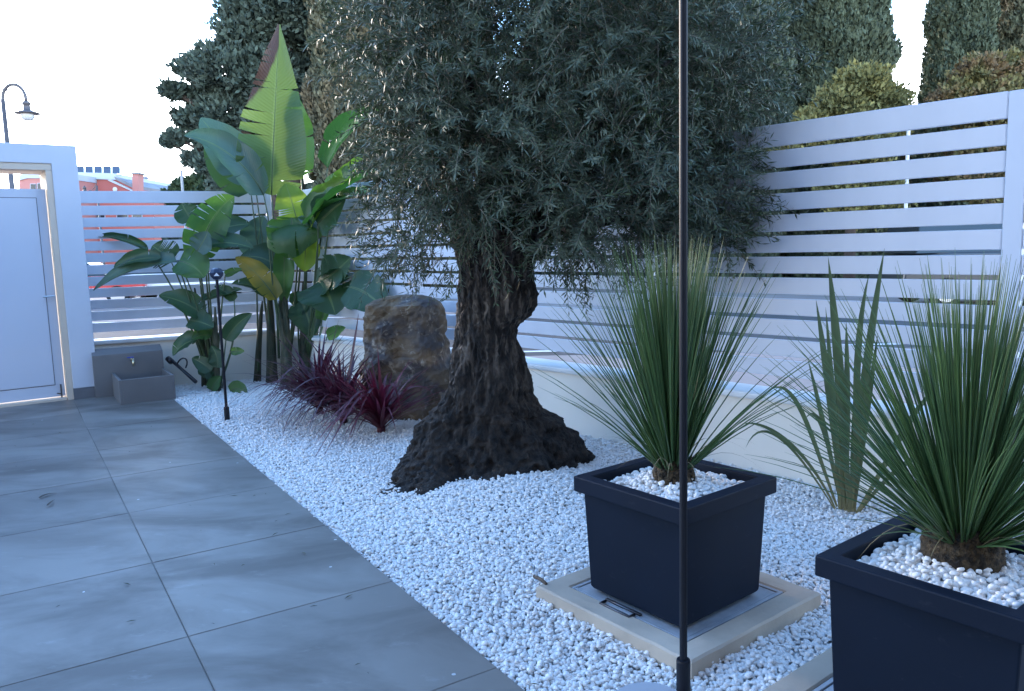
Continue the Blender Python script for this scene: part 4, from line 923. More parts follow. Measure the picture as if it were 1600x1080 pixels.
TALL = [
 dict(mid=[(424, 305, 0), (428, 190, -.05), (436, 38, .05)], w=46, m='t', tip=1, st=[(446, 560, .1), (436, 430, .05)], r=.024, torn=.30, fold=.25, res=30, n=(.15, -1, .1)),
 dict(mid=[(471, 276, .1), (462, 205, .08), (452, 138, .1)], w=28, m='m', st=[(452, 560, .1), (478, 400, .1)], r=.016, fold=.22, n=(-.2, -1, .1)),
 dict(mid=[(412, 305, -.1), (385, 250, -.15), (330, 215, -.2), (288, 212, -.2)], w=24, m='b', st=[(436, 560, 0), (430, 380, -.05)], fold=.5, n=(-.35, -.6, .8)),
 dict(mid=[(398, 285, .15), (360, 240, .2), (314, 184, .25)], w=33, m='b', st=[(430, 560, .1), (412, 380, .15)], fold=.3, n=(.3, -.9, .4)),
 dict(mid=[(392, 300, .25), (355, 270, .3), (322, 222, .35)], w=26, m='d', st=[(425, 560, .1), (404, 400, .2)], fold=.3, n=(.3, -1, .1)),
 dict(mid=[(512, 262, -.5), (530, 215, -.6), (560, 190, -.75), (602, 172, -.9)], w=19, m='m', st=[(482, 560, .1), (500, 380, .05)], fold=.75, n=(-.5, -.8, .4), wl=1.2, wr=.5, torn=.12),
 dict(mid=[(466, 352, -.1), (458, 320, -.15), (446, 286, -.1)], w=25, m='y', st=[(450, 560, 0), (468, 420, -.05)], fold=.25, n=(.1, -1, .2)),
 dict(mid=[(420, 350, -.25), (455, 352, -.3), (520, 345, -.3)], w=40, m='m', torn=.18, st=[(446, 560, -.1), (420, 440, -.2)], fold=-.8, n=(0, -.35, .95), wl=.4, wr=1.0),
 dict(mid=[(456, 340, -.28), (456, 372, -.33), (450, 404, -.3)], w=33, m='m', torn=.12, fold=.45, n=(.1, -1, .2)),
 dict(mid=[(510, 342, -.2), (490, 345, -.25), (465, 340, -.3)], w=22, m='b', st=[(470, 560, 0), (512, 420, -.1)], fold=.5, n=(.1, -.5, .9), droop=-.6),
 dict(mid=[(478, 345, -.35), (505, 305, -.6), (555, 285, -.9), (588, 266, -1.2)], w=27, m='m', st=[(474, 560, .1), (476, 430, .1)], fold=.5, n=(.3, -.8, .6), torn=.2),
 dict(mid=[(482, 350, -.25), (500, 320, -.45), (540, 280, -.8)], w=24, m='y', st=[(476, 560, .1), (478, 430, .15)], fold=.5, n=(-.4, -.8, .4)),
 dict(mid=[(496, 350, -.5), (515, 330, -.65), (540, 312, -.8)], w=26, m='d', st=[(480, 560, .1), (500, 430, 0)], fold=.3, n=(.2, -1, .3)),
 dict(mid=[(478, 372, -.25), (477, 395, -.25), (476, 424, -.2)], w=20, m='y', fold=.3, n=(.2, -1, .1)),
 dict(mid=[(445, 385, -.15), (443, 430, -.15), (444, 474, -.1)], w=15, m='m', fold=.4, n=(.2, -1, .1)),
 dict(mid=[(500, 440, -.45), (512, 450, -.6), (524, 492, -.65)], w=38, m='d', st=[(476, 565, .1), (490, 480, 0)], fold=.2, n=(.1, -.9, .5)),
 dict(mid=[(545, 448, -.8), (572, 452, -1.0), (602, 484, -1.15)], w=28, m='d', st=[(490, 560, .1), (520, 440, .1)], fold=.15, n=(-.2, -.9, .5)),
 dict(mid=[(494, 442, -.35), (520, 432, -.6), (548, 402, -.85)], w=26, m='d', st=[(478, 560, .1), (485, 490, .1)], fold=.3, torn=.35, n=(.3, -1, .4)),
 dict(mid=[(470, 470, .0), (482, 490, -.05), (487, 526, -.05)], w=24, m='d', fold=.35, n=(.1, -1, .2), st=[(470, 565, .1), (462, 500, .1)]),
 dict(mid=[(462, 482, .05), (470, 470, 0), (488, 466, 0)], w=17, m='d', fold=.3, n=(-.2, -1, .3)),
 dict(mid=[(511, 526, -.4), (524, 518, -.5), (540, 512, -.65)], w=9, m='m', st=[(490, 568, .2), (505, 550, .1)], fold=.3, r=.007),
 dict(mid=[(503, 500, -.35), (506, 480, -.4), (515, 462, -.45)], w=10, m='m', st=[(490, 566, .2), (500, 530, .1)], fold=.5, r=.008),
 dict(mid=[(432, 468, -.2), (405, 425, -.25), (368, 402, -.2)], w=17, m='w', st=[(446, 570, 0), (442, 510, -.1)], fold=.4, n=(.3, -.9, .5), torn=.15),
 dict(mid=[(438, 420, 0), (410, 395, .02), (375, 402, .05)], w=22, m='d', st=[(440, 570, 0), (446, 480, 0)], fold=.4, n=(0, -.7, .7)),
 dict(mid=[(418, 462, -.1), (395, 440, -.1), (362, 444, -.1)], w=14, m='d', st=[(425, 580, 0), (422, 520, 0)], fold=.5, n=(0, -.6, .8)),
 dict(mid=[(500, 330, -.5), (530, 308, -.8), (578, 300, -1.2)], w=19, m='m', st=[(478, 560, 0), (494, 430, -.3)], fold=.5, n=(.1, -.6, .8), torn=.12),
 dict(mid=[(520, 300, -.6), (545, 275, -.8), (575, 245, -1.0)], w=15, m='y', st=[(482, 560, 0), (510, 400, -.4)], fold=.5, n=(-.3, -.8, .5)),
 dict(mid=[(505, 425, -.4), (525, 405, -.6), (545, 420, -.7)], w=18, m='d', st=[(480, 560, 0), (494, 480, -.2)], fold=.3, n=(0, -.8, .6)),
 dict(mid=[(400, 400, .25), (402, 370, .25), (412, 338, .25)], w=26, m='b', st=[(404, 580, 0), (402, 480, .2)], fold=.3, n=(0, -1, .1)),
]
SHORT = [
 dict(mid=[(308, 405, 0), (318, 360, -.03), (338, 325, -.02), (366, 307, 0)], w=28, m='m', st=[(330, 590, 0), (318, 480, 0)], torn=.38, fold=.4, res=24, n=(.35, -1, .1)),
 dict(mid=[(232, 392, .1), (205, 376, .1), (178, 368, .1), (150, 370, .1)], w=9, m='d', st=[(322, 580, 0), (290, 470, 0)], fold=.8, n=(0, -.7, .7)),
 dict(mid=[(268, 410, 0), (255, 395, 0), (238, 384, 0)], w=24, m='d', st=[(322, 580, 0), (300, 480, 0)], fold=.3, torn=.45, n=(.1, -1, .3)),
 dict(mid=[(276, 408, -.1), (240, 408, -.15), (190, 420, -.2), (146, 454, -.25)], w=16, m='b', st=[(325, 580, 0), (300, 470, -.05)], fold=.5, n=(.1, -.6, .8)),
 dict(mid=[(252, 404, -.12), (228, 400, -.15), (198, 408, -.15), (178, 418, -.15)], w=13, m='d', fold=.5, n=(0, -.7, .6)),
 dict(mid=[(280, 408, -.15), (305, 412, -.2), (319, 434, -.2)], w=26, m='m', st=[(332, 590, 0), (322, 500, -.05)], fold=.25, n=(.1, -.8, .6)),
 dict(mid=[(318, 372, .1), (345, 352, .1), (390, 350, .15)], w=21, m='d', st=[(335, 590, 0), (325, 470, .05)], fold=.4, n=(0, -.9, .5)),
 dict(mid=[(322, 385, -.05), (350, 372, -.05), (396, 388, -.05)], w=18, m='d', st=[(336, 590, 0), (330, 480, 0)], fold=.4, n=(.1, -.7, .7)),
 dict(mid=[(308, 392, -.15), (318, 378, -.15), (325, 362, -.15)], w=16, m='b', fold=.2, n=(.2, -1, .4)),
 dict(mid=[(300, 345, .15), (290, 330, .15), (284, 318, .15)], w=18, m='d', st=[(330, 590, .1), (318, 430, .1)], fold=.3),
 dict(mid=[(316, 492, -.05), (290, 468, -.1), (248, 462, -.1)], w=19, m='d', st=[(332, 600, 0), (325, 530, 0)], fold=.4, n=(0, -.7, .7)),
 dict(mid=[(312, 470, .05), (345, 465, 0), (378, 452, 0)], w=14, m='d', st=[(334, 600, 0), (318, 520, .05)], fold=.6, n=(0, -.4, .9)),
 dict(mid=[(296, 500, -.1), (315, 502, -.15), (334, 512, -.15)], w=17, m='d', st=[(332, 600, 0), (318, 540, -.05)], fold=.3, n=(0, -.8, .6)),
 dict(mid=[(353, 532, -.1), (366, 505, -.1), (394, 490, -.1)], w=13, m='d', st=[(345, 606, 0), (350, 560, -.05)], fold=.5, n=(.3, -.9, .2), r=.008),
 dict(mid=[(308, 532, -.1), (290, 530, -.12), (270, 556, -.15)], w=15, m='d', st=[(326, 600, 0), (318, 560, 0)], fold=.4, n=(0, -.7, .7)),
 dict(mid=[(330, 525, -.1), (318, 520, -.12), (300, 530, -.15)], w=13, m='m', fold=.4, n=(0, -.7, .7)),
 dict(mid=[(361, 550, -.1), (370, 548, -.1), (382, 549, -.1)], w=6, m='m', st=[(347, 608, 0), (352, 570, -.05)], fold=.3, r=.006),
 dict(mid=[(360, 612, -.2), (372, 600, -.25), (386, 618, -.3)], w=11, m='m', st=[(350, 612, -.1), (355, 620, -.15)], fold=.2, r=.006),
 dict(mid=[(318, 590, -.1), (325, 575, -.1), (340, 560, -.1)], w=12, m='d', fold=.3), dict(mid=[(330, 580, -.15), (318, 566, -.15), (300, 560, -.15)], w=11, m='d', fold=.3),
 dict(mid=[(340, 575, -.15), (342, 556, -.15), (330, 540, -.15)], w=11, m='d', fold=.3), dict(mid=[(330, 610, -.2), (336, 596, -.2), (345, 588, -.2)], w=9, m='m', fold=.3),
 dict(mid=[(352, 430, 0), (362, 425, 0), (378, 420, 0)], w=6, m='m', st=[(338, 590, 0), (344, 490, 0)], fold=.4),
 dict(mid=[(366, 470, 0), (355, 455, 0), (335, 447, 0)], w=10, m='d', st=[(342, 600, 0), (372, 540, 0)], fold=.5, n=(0, -.7, .7)),
]
st_tall = empty('bird_of_paradise', gr(448, 600), 'tall giant bird of paradise with big torn upright leaf, behind the purple plants', 'plant', 'bird of paradise plants by the back wall')
strelitzia(st_tall, TALL, [(((449, 604), (447, 530, 8.5), (444, 440, 8.55)), .075), (((425, 600), (424, 520, 8.62), (420, 440, 8.62)), .07), (((476, 600), (475, 520, 8.7), (474, 440, 8.7)), .07),
                           (((492, 598), (492, 520, 8.75), (492, 440, 8.75)), .06), (((402, 598), (404, 530, 8.62), (410, 470, 8.65)), .045), (((460, 608), (440, 540, 8.45), (436, 470, 8.5)), .05)], 8.62)
st_short = empty('bird_of_paradise', gr(330, 606), 'smaller dark green bird of paradise with drooping leaves beside the stone trough', 'plant', 'bird of paradise plants by the back wall')
strelitzia(st_short, SHORT, [(((322, 604), (318, 540, 8.4), (304, 450, 8.35)), .05), (((338, 612), (338, 560, 8.2), (336, 480, 8.2)), .05), (((330, 608), (326, 560, 8.3), (322, 490, 8.3)), .04)], 8.3)

# ------------------------------------------------------------------ litter
tw = MB().tube([gr(834, 900, .03), gr(846, 906, .035), gr(853, 912, .055)], [.006, .008, .007], 7).build('twig', mat('dry_twig', (.11, .075, .05), .9), None, smooth=True, base=gr(845, 906))
tag(tw, 'short dry brown twig at the left corner of the inspection cover', 'twig')
V, Fc, UV = strap([gr(62, 778, .006), gr(76, 770, .012), gr(90, 771, .004)], .012, UP, .3, 7); lf = mk('dead_leaf', V, Fc, mat('dead_leaf', (.07, .055, .04), .8), None, base=gr(76, 772)); tag(lf, 'dry brown leaf lying on the grey patio tile', 'leaf')
V, Fc, UV = strap([gr(74, 790, .01), gr(80, 784, .02), gr(86, 780, .008)], .008, UP, .3, 5); lf = mk('dead_leaf', V, Fc, bpy.data.materials['dead_leaf'], None, base=gr(80, 785)); tag(lf, 'tiny curled dark leaf on the patio, below the larger dry leaf', 'leaf')

# ------------------------------------------------------------------ trees beyond the fence
def clump_quads(C, Nn, size, elong, jit=.5):
    """small leaf sprays at points C leaning along Nn"""
    n = len(C); ax = Nn + RNG.normal(size=(n, 3)) * jit; ax /= np.linalg.norm(ax, axis=1)[:, None]
    sd = np.cross(ax, RNG.normal(size=(n, 3))); sd /= np.linalg.norm(sd, axis=1)[:, None]; s = size * RNG.uniform(.6, 1.35, (n, 1))
    nv = np.cross(sd, ax)
    a = C - ax * s * elong * .5; b = C + ax * s * elong * .5; m_ = C + nv * s * .12
    V = np.stack([a, m_ - sd * s * .5, b, m_ + sd * s * .5], 1).reshape(-1, 3)
    q = np.arange(n)[:, None] * 4; return V, q + np.array([[0, 1, 2, 3]])
M_cyp = mat('cypress_foliage', (.105, .125, .070), .8, (.070, .095, .060), .9, island=.4, back=(.08, .10, .055), contrast=(.4, .6))
M_cyp_b = mat('brown_cypress_foliage', (.150, .120, .065), .8, (.095, .105, .060), .8, island=.4, contrast=(.4, .6))
M_pine = mat('dark_conifer_foliage', (.055, .080, .060), .75, (.070, .100, .075), .7, island=.4, contrast=(.4, .6))
M_shrub = mat('yellow_green_foliage', (.23, .20, .060), .8, (.15, .15, .055), 1.2, island=.35, contrast=(.4, .6))
M_shrub_t = mat('rusty_foliage', (.19, .12, .055), .8, (.18, .16, .055), 1.5, island=.3, contrast=(.42, .55))
M_green = mat('green_foliage', (.055, .085, .030), .8, (.040, .068, .028), 1.0, island=.35)
M_trunkb = mat('brown_trunk', (.085, .058, .042), .9, (.05, .035, .027), 6, bump=.6, bscale=15, bdist=.03)
def cypress(c, rad, h, label, m, n_, seed, size=.20, group='cypress trees beyond the fence', point=.9):
    r = empty('cypress_tree', c, label, 'tree', group); c = np.array(c, dtype=float)
    MB().tube([c, c + UP * h * .5], [.22, .12], 8).build('trunk', M_trunkb, r, smooth=True)
    n = int(n_ * 3.8); u = RNG.random(n) ** .9; z = u * h; a = RNG.uniform(0, 6.283, n)
    prof = np.clip(np.minimum(.72 + u * 1.6, 1.0), 0, 1) * np.clip((1.02 - u) / (1 - point * .45), 0, 1) ** .6
    lum = np.array([mn.noise(Vector((math.cos(q) * 2.2 + seed * 5, math.sin(q) * 2.2, w * .9))) * .26 + mn.noise(Vector((math.cos(q) * 6 + seed, math.sin(q) * 6, w * 2.6))) * .16 for q, w in zip(a, z)])
    rr = rad * prof * (1 + lum) * (1 - .30 * RNG.random(n) ** 2.2)
    C = np.stack([c[0] + rr * np.cos(a), c[1] + rr * np.sin(a), c[2] + z], 1)
    Nn = np.stack([np.cos(a) * .45, np.sin(a) * .45, np.full(n, 1.0)], 1)
    V, Fq = clump_quads(C, Nn, size * .42, 2.3, .45); o = fast('crown', V, Fq, m, r); o['kind'] = 'stuff'
    # dark inner body so the sky does not show through the trunk zone
    k = 26; zz = np.linspace(.02, .95, k); pr2 = np.clip(np.minimum(.72 + zz * 1.6, 1.0), 0, 1) * np.clip((1.02 - zz) / (1 - point * .45), 0, 1) ** .6
    MB().lathe(c, [(rad * .66 * p_, h * q_) for p_, q_ in zip(pr2, zz)], 14).build('inner_branches', m, r, smooth=True)
    return r
def g_at(x, Y): p = at(x, 120, Y); return np.array([p[0], Y, -.06])
cypress(g_at(1308, 25), 1.62, 14, 'broad dark cypress behind the right fence, just left of the gap of white sky', M_cyp, 26000, 1, .19)
cypress(g_at(1232, 27), 1.0, 13, 'browner narrow cypress between the olive crown and the broad dark cypress', M_cyp_b, 12000, 2, .2)
cypress(g_at(1398, 26), .34, 5.0, 'small dark cypress shoot at the right foot of the broad dark cypress', M_cyp, 4000, 8, .2)
cypress(g_at(1498, 26), 1.05, 15, 'tall cypress to the right of the gap of white sky', M_cyp, 18000, 3, .19)
cypress(g_at(1592, 27), 1.05, 15, 'brownish cypress at the right edge of the picture', M_cyp_b, 14000, 4, .2)
cypress(g_at(1160, 24), 1.35, 15, 'dark cypress directly behind the right side of the olive crown', M_cyp, 14000, 5, .2)
cypress(g_at(1040, 28), 1.9, 15, 'dark cypress behind the olive crown, in line with the tall black pole', M_pine, 12000, 6, .24)
cypress(g_at(905, 30), 2.0, 16, 'dark cypress behind the middle of the olive crown', M_pine, 12000, 7, .24)
cypress(g_at(690, 28), 1.9, 16, 'cypress behind the left part of the olive crown', M_cyp_b, 14000, 9, .22)
cypress(g_at(560, 25), 1.55, 15, 'olive-brown cypress between the tall bird of paradise and the olive crown', M_cyp_b, 18000, 10, .17)

def blob_tree(name, base, blobs, m, trunk_r, label, per_r2, size, group=None, limb=True, cat='tree', elong=1.4, flat=.7):
    r = empty(name, base, label, cat, group); base = np.array(base, dtype=float); Vs, Fs, k = [], [], 0
    top = max(b[0][2] for b in blobs); tr = MB()
    if trunk_r > 0: tr.tube([base, base + UP * (top - base[2]) * .45, base + UP * (top - base[2]) * .95], [trunk_r, trunk_r * .75, trunk_r * .25], 9).build('trunk', M_trunkb, r, smooth=True)
    lb = MB()
    for (c, R_) in blobs:
        c = np.array(c); n = int(2.3 * per_r2 * R_ * R_) + 80
        d = RNG.normal(size=(n, 3)); d /= np.linalg.norm(d, axis=1)[:, None]; sd = float(c[0] * 3.7)
        lump = np.array([1 + .45 * mn.noise(Vector(v * 2.1 + sd)) + .25 * mn.noise(Vector(v * 5.5 + sd)) for v in d])
        p = c + d * (R_ * lump * (.35 + .65 * RNG.random(n) ** .5))[:, None] * np.array([1, 1, flat])
        V, Fq = clump_quads(p, d * .8 + np.array([0, 0, .55]), size * .62, elong * 1.3, .5); Vs.append(V); Fs.append(Fq + k); k += len(V)
        if limb and trunk_r > 0:
            zt = max(base[2] + .4, c[2] - .6 * abs(np.linalg.norm(c[:2] - base[:2])) - .3); a = base * np.array([1, 1, 0]) + UP * min(zt, top * .93); MB().tube(bez([a, .5 * (a + c) + UP * .25, c], 6), list(np.linspace(trunk_r * .42, trunk_r * .1, 6)), 6).build('limb', M_trunkb, r, smooth=True)
    if limb and trunk_r > 0 and lb.v: lb.build('limb', M_trunkb, r, smooth=True)
    o = fast('crown', np.concatenate(Vs), np.concatenate(Fs), m, r); o['kind'] = 'stuff'; return r
PY = 26.0
def bl(*L): return [(at(x, y, PY + dy), R_ * PY / F) for x, y, dy, R_ in L]
blob_tree('conifer_tree', g_at(452, PY), bl((440, 10, 0, 75), (395, 60, 0, 55), (350, 110, -.5, 52), (300, 105, 0, 26), (272, 142, 0, 20), (320, 150, .5, 30), (360, 170, 0, 45), (300, 185, 0, 28), (275, 215, 0, 18), (330, 220, .3, 30),
          (470, 60, 1, 65), (470, 130, 1, 60), (420, 120, 0, 60), (330, 255, 0, 28), (370, 245, .5, 34), (302, 248, 0, 18), (345, 285, 0, 22), (410, 200, 1, 40), (380, 15, 0, 35), (365, 75, 0, 25), (500, 30, 1, 45), (505, 100, 1.5, 45), (440, -60, 0, 70), (480, 190, 1.5, 45), (440, 235, 1, 36), (375, 285, 1, 24), (262, 140, 0, 12), (262, 222, 0, 12)),
          M_pine, .34, 'large dark spreading conifer behind the back fence, left of the olive tree', 1500, .17, elong=1.5)
PY = 21.0
blob_tree('clipped_shrub', g_at(1335, PY), bl((1345, 130, 0, 42), (1310, 165, 0, 45), (1370, 160, .3, 45), (1275, 195, 0, 35), (1330, 215, 0, 60), (1380, 200, .5, 40), (1395, 150, .5, 22), (1240, 225, 0, 40), (1345, 300, .3, 70)), M_shrub, .16, 'rounded yellow-green shrub above the right fence, in front of the broad dark cypress', 2600, .11, group='yellow-green shrubs above the right fence', limb=False)
blob_tree('clipped_shrub', g_at(1550, PY), bl((1530, 115, 0, 40), (1570, 110, .3, 40), (1500, 145, 0, 30), (1555, 160, 0, 60), (1610, 120, 0, 45), (1470, 165, .3, 28), (1600, 190, .4, 60), (1540, 260, .2, 80)), M_shrub_t, .16, 'rusty yellow shrub above the right fence near the picture edge', 2600, .11, group='yellow-green shrubs above the right fence', limb=False)
PY = 38.0
blob_tree('round_tree', g_at(330, PY), bl((290, 292, 0, 22), (325, 285, 0, 26), (365, 278, .5, 28), (405, 285, 0, 30), (330, 320, 0, 50), (390, 325, 0, 50), (275, 310, 0, 22)), M_green, .2, 'distant rounded green trees low above the back fence beside the red building', 1000, .2, limb=False)
# hedge and undergrowth seen between the slats
def hedge(name, p0, p1, z0, z1, dpt, m, n, size, label, cat='hedge'):
    p0, p1 = np.array(p0), np.array(p1); d = p1 - p0; L = np.linalg.norm(d); d = d / L; nn = np.array([-d[1], d[0], 0])
    u = RNG.random(n) * L; w = RNG.random(n) * dpt; z = z0 + (z1 - z0) * RNG.random(n) ** .8
    f = np.array([1 + .22 * mn.noise(Vector((q * .8, 1.1, 2.2))) + .12 * mn.noise(Vector((q * 2.5, 7.1, 2.2))) for q in u])
    C = p0[None] + d[None] * u[:, None] + nn[None] * w[:, None]; C[:, 2] = z0 + (z - z0) * f
    V, Fq = clump_quads(C, np.tile(np.array([[0, -.4, .8]]), (n, 1)), size, 1.3, .8)
    o = fast(name, V, Fq, m, None, base=p0); return tag(o, label, cat)
hd = lambda x, Y: np.array([at(x, 400, Y)[0], Y, -.05])
hedge('hedge', hd(520, 30), hd(1700, 27), 0, 1.25, 1.2, M_pine, 14000, .2, 'long low dark hedge across the street beyond the right fence')
hedge('hedge', hd(860, 31.6), hd(1500, 29.6), .9, 2.1, 1.5, M_green, 11000, .2, 'brighter green bank of shrubs behind the low dark hedge')
hedge('undergrowth', hd(480, 34), hd(1750, 30), 0, 5.6, 2.2, M_cyp_b, 26000, .34, 'dark brown undergrowth filling the space below the cypresses', 'shrubs')
hedge('hedge', hd(255, 30), hd(480, 31), 0, 2.2, 1.2, M_pine, 7000, .2, 'dark hedge beyond the back fence, right of the red building')

# ------------------------------------------------------------------ street lamps
M_lamp = mat('hazy_lamp_iron', (.13, .115, .115), .5, metal=.3)  # lightened, the grey of the haze is put into the iron colour
M_lglass = mat('lamp_glass', (.80, .78, .74), .25, (.70, .68, .66), 3)
def street_lamp(x, ytop, Y, sc, label, xh):
    b = np.array([at(x, ytop, Y)[0], Y, -.05]); zt = at(x, ytop + 22 * sc, Y)[2]; r = empty('street_lamp', b, label, 'street lamp', 'street lamps with a curved arm')
    k = sc * Y / F; dx = (xh - x) * Y / F
    MB().tube([b, b + UP * 1.0, np.array([b[0], Y, zt])], [.07, .05, .035], 10).build('post', M_lamp, r, smooth=True)
    s = np.array([b[0], Y, zt]); R2 = dx / 2
    arc = [s + np.array([R2 - R2 * math.cos(a), 0, R2 * 1.25 * math.sin(a)]) for a in np.linspace(0, math.pi, 14)]
    arc = [s - UP * .3] + arc + [arc[-1] - UP * .03]
    MB().tube(arc, .028, 8).build('arm', M_lamp, r, smooth=True)
    MB().tube(bez([s + UP * .12 + np.array([.02, 0, 0]), s + np.array([R2 * .6, 0, R2 * 1.0]), s + np.array([R2 * 1.35, 0, R2 * .75])], 7), .012, 6).build('brace', M_lamp, r, smooth=True)
    h = arc[-1]; q = .205
    MB().lathe(h - UP * .215, [(q, 0), (q * .98, .012), (q * .5, .045), (q * .3, .06), (q * .26, .15), (q * .34, .16), (q * .34, .18), (q * .15, .215)], 20).build('shade', M_lamp, r, smooth=True)
    MB().lathe(h - UP * .335, [(.02, 0), (.07, .012), (.105, .05), (.11, .09), (.10, .118)], 16).build('globe', M_lglass, r, smooth=True)
    return r
street_lamp(2, 134, 14, 1, 'tall street lamp with curved arm and round shade above the gate portal', 37)
street_lamp(150, 279, 30, .5, 'distant street lamp with curved arm in front of the red building', 131)
pl_ = at(283, 266, 34); up = MB().tube([[pl_[0], 34, -.05], [pl_[0], 34, pl_[2]]], .06, 8); o = up.build('utility_pole', mat('pale_pole', (.5, .5, .5), .6), None, base=[pl_[0], 34, 0]); tag(o, 'thin pale utility pole beside the distant green trees', 'pole')
pw = at(1420, 190, 20); up = MB().tube([[pw[0], 20, -.05], [pw[0], 20, pw[2]]], .045, 8); o = up.build('sign_pole', mat('white_pole', (.7, .7, .7), .5), None, base=[pw[0], 20, 0]); tag(o, 'thin white street pole seen through gaps of the right fence', 'pole')
# round no-parking sign
sp_ = at(1555, 268, 21); r = empty('road_sign', [sp_[0], 21, -.05], 'round blue and red no parking sign seen through a gap in the right fence', 'sign')
MB().tube([[sp_[0], 21.03, -.05], [sp_[0], 21.03, sp_[2] + .1]], .03, 8).build('post', bpy.data.materials['white_pole'], r)
MB().lathe(np.array(sp_) , [(.20, 0), (.20, .012)], 28, ax=(0, -1, 0)).build('ring', mat('sign_red', (.55, .02, .03), .4), r)
MB().lathe(np.array(sp_) + np.array([0, -.014, 0]), [(.16, 0), (.16, .003)], 28, ax=(0, -1, 0)).build('disc', mat('sign_blue', (.03, .06, .45), .4), r)
q = np.array(sp_) + np.array([0, -.019, 0]); e = np.array([.7071, 0, -.7071]); n_ = np.array([.7071, 0, .7071])
MB().prism([q - e * .155 - n_ * .02, q + e * .155 - n_ * .02, q + e * .155 + n_ * .02, q - e * .155 + n_ * .02], (0, -.003, 0)).build('stripe', bpy.data.materials['sign_red'], r)

# ------------------------------------------------------------------ red building
BY = 42.0
def B(x, y, dy=0.0):
    return at(x, y, BY + dy)
M_red = mat('salmon_render', (.56, .17, .14), .85, (.50, .15, .12), .8)
M_redl = mat('pale_salmon_render', (.62, .26, .22), .85, (.56, .23, .20), .8)
M_trim = mat('pale_blue_trim', (.55, .58, .62), .7); M_pv = mat('solar_cell', (.05, .06, .08), .6, (.07, .08, .12), 2); M_frame = mat('aluminium_frame', (.6, .6, .62), .4, metal=.6)
M_dark = mat('dark_glass', (.03, .035, .045), .15); M_rooft = mat('grey_roof', (.30, .30, .31), .8, (.22, .22, .23), 2)
rb = empty('red_building', [B(150, 400)[0], BY, -.05], 'salmon red building with chimney and rooftop solar panels beyond the back fence', 'building')
def ground_pts(x): p = B(x, 400); return np.array([p[0], BY, -.05])
poly = [ground_pts(60), ground_pts(240), B(240, 312), B(216, 297), B(180, 281), B(60, 279)]
MB().prism(poly, (0, 9, 0)).build('wall', M_red, rb)
MB().prism([B(112, 279, -.12), B(181, 281, -.12), B(180, 271, -.12), B(112, 269, -.12)], (0, 9, 0)).build('roof_band', M_trim, rb)
MB().prism([B(181, 281, -.15), B(210, 295, -.15), B(210, 290, -.15), B(178, 276, -.15)], (0, 9, 0)).build('roof', M_rooft, rb)
MB().prism([B(168, 282, -.14), B(208, 300, -.14), B(208, 297.5, -.14), B(172, 280, -.14)], (0, .3, 0)).build('verge_board', M_trim, rb)
MB().prism([B(207, 300, -.2), B(216, 300, -.2), B(216, 272, -.2), B(206.5, 272, -.2)], (0, .6, 0)).build('chimney', M_redl, rb)
MB().prism([B(205, 272, -.26), B(217.5, 272, -.26), B(217.5, 269.5, -.26), B(205, 269.5, -.26)], (0, .72, 0)).build('chimney_cap', M_rooft, rb)
for x in (119, 133, 147, 161, 175):
    p = MB().prism([B(x, 271.2, .3), B(x + 12, 271.5, .3), B(x + 12, 260.3, 1.2), B(x, 260, 1.2)], (0, .05, .02)).build('solar_panel', M_pv, rb)
    MB().tube([B(x + 12.8, 271.5, .3), B(x + 12.8, 260, 1.2)], .03, 4).build('mount', M_frame, p)
c = B(180, 296, -.03); MB().lathe(c, [(.115, 0), (.115, .04)], 24, ax=(0, -1, 0)).build('round_sign', mat('sign_white', (.8, .8, .78), .5), rb)
for x0, x1, y0, y1 in ((118, 130, 285, 310), (120, 132, 322, 360), (150, 164, 322, 350), (182, 200, 322, 350), (134, 144, 365, 420), (206, 222, 325, 350)):
    w = MB().prism([B(x0, y1, -.05), B(x1, y1, -.05), B(x1, y0, -.05), B(x0, y0, -.05)], (0, .1, 0)).build('window', M_trim, rb)
    MB().prism([B(x0 + 1, y1 - 1, -.07), B(x1 - 1, y1 - 1, -.07), B(x1 - 1, y0 + 1, -.07), B(x0 + 1, y0 + 1, -.07)], (0, .06, 0)).build('pane', M_dark, w)
rb2 = empty('red_building', [B(40, 400)[0] , BY - 3, -.05], 'lower orange red block with pale top seen through the gap above the gate', 'building')
BY = 39.0
poly = [ground_pts(30), ground_pts(100), B(100, 279), B(42, 279), B(30, 282)]
MB().prism(poly, (0, 6, 0)).build('wall', M_redl, rb2); MB().prism([B(30, 281.8, -.08), B(42, 278.6, -.08), B(100, 278.6, -.08), B(100, 269, -.08), B(40, 269, -.08), B(30, 274, -.08)], (0, 6, 0)).build('parapet', M_trim, rb2)
for x0, x1, y0, y1 in ((47, 56, 287, 300), (58, 66, 286, 300), (68, 76, 287, 300)):
    w = MB().prism([B(x0, y1, -.05), B(x1, y1, -.05), B(x1, y0, -.05), B(x0, y0, -.05)], (0, .1, 0)).build('window', M_trim, rb2)
    MB().prism([B(x0 + .8, y1 - .8, -.07), B(x1 - .8, y1 - .8, -.07), B(x1 - .8, y0 + .8, -.07), B(x0 + .8, y0 + .8, -.07)], (0, .06, 0)).build('pane', M_dark, w)
BY = 50.0
rb3 = empty('terrace_building', [B(232, 400)[0], BY, -.05], 'low pale building with roof railing and vents right of the red chimney', 'building')
MB().prism([ground_pts(200), ground_pts(252), B(252, 298), B(200, 296)], (0, 7, 0)).build('wall', mat('pale_render', (.55, .53, .52), .8), rb3)
m = MB()
for x in range(218, 252, 5): m.tube([B(x, 298), B(x, 285)], .03, 5)
for y in (285, 291): m.tube([B(217, y), B(250, y)], .03, 5)
m.build('railing', M_frame, rb3)
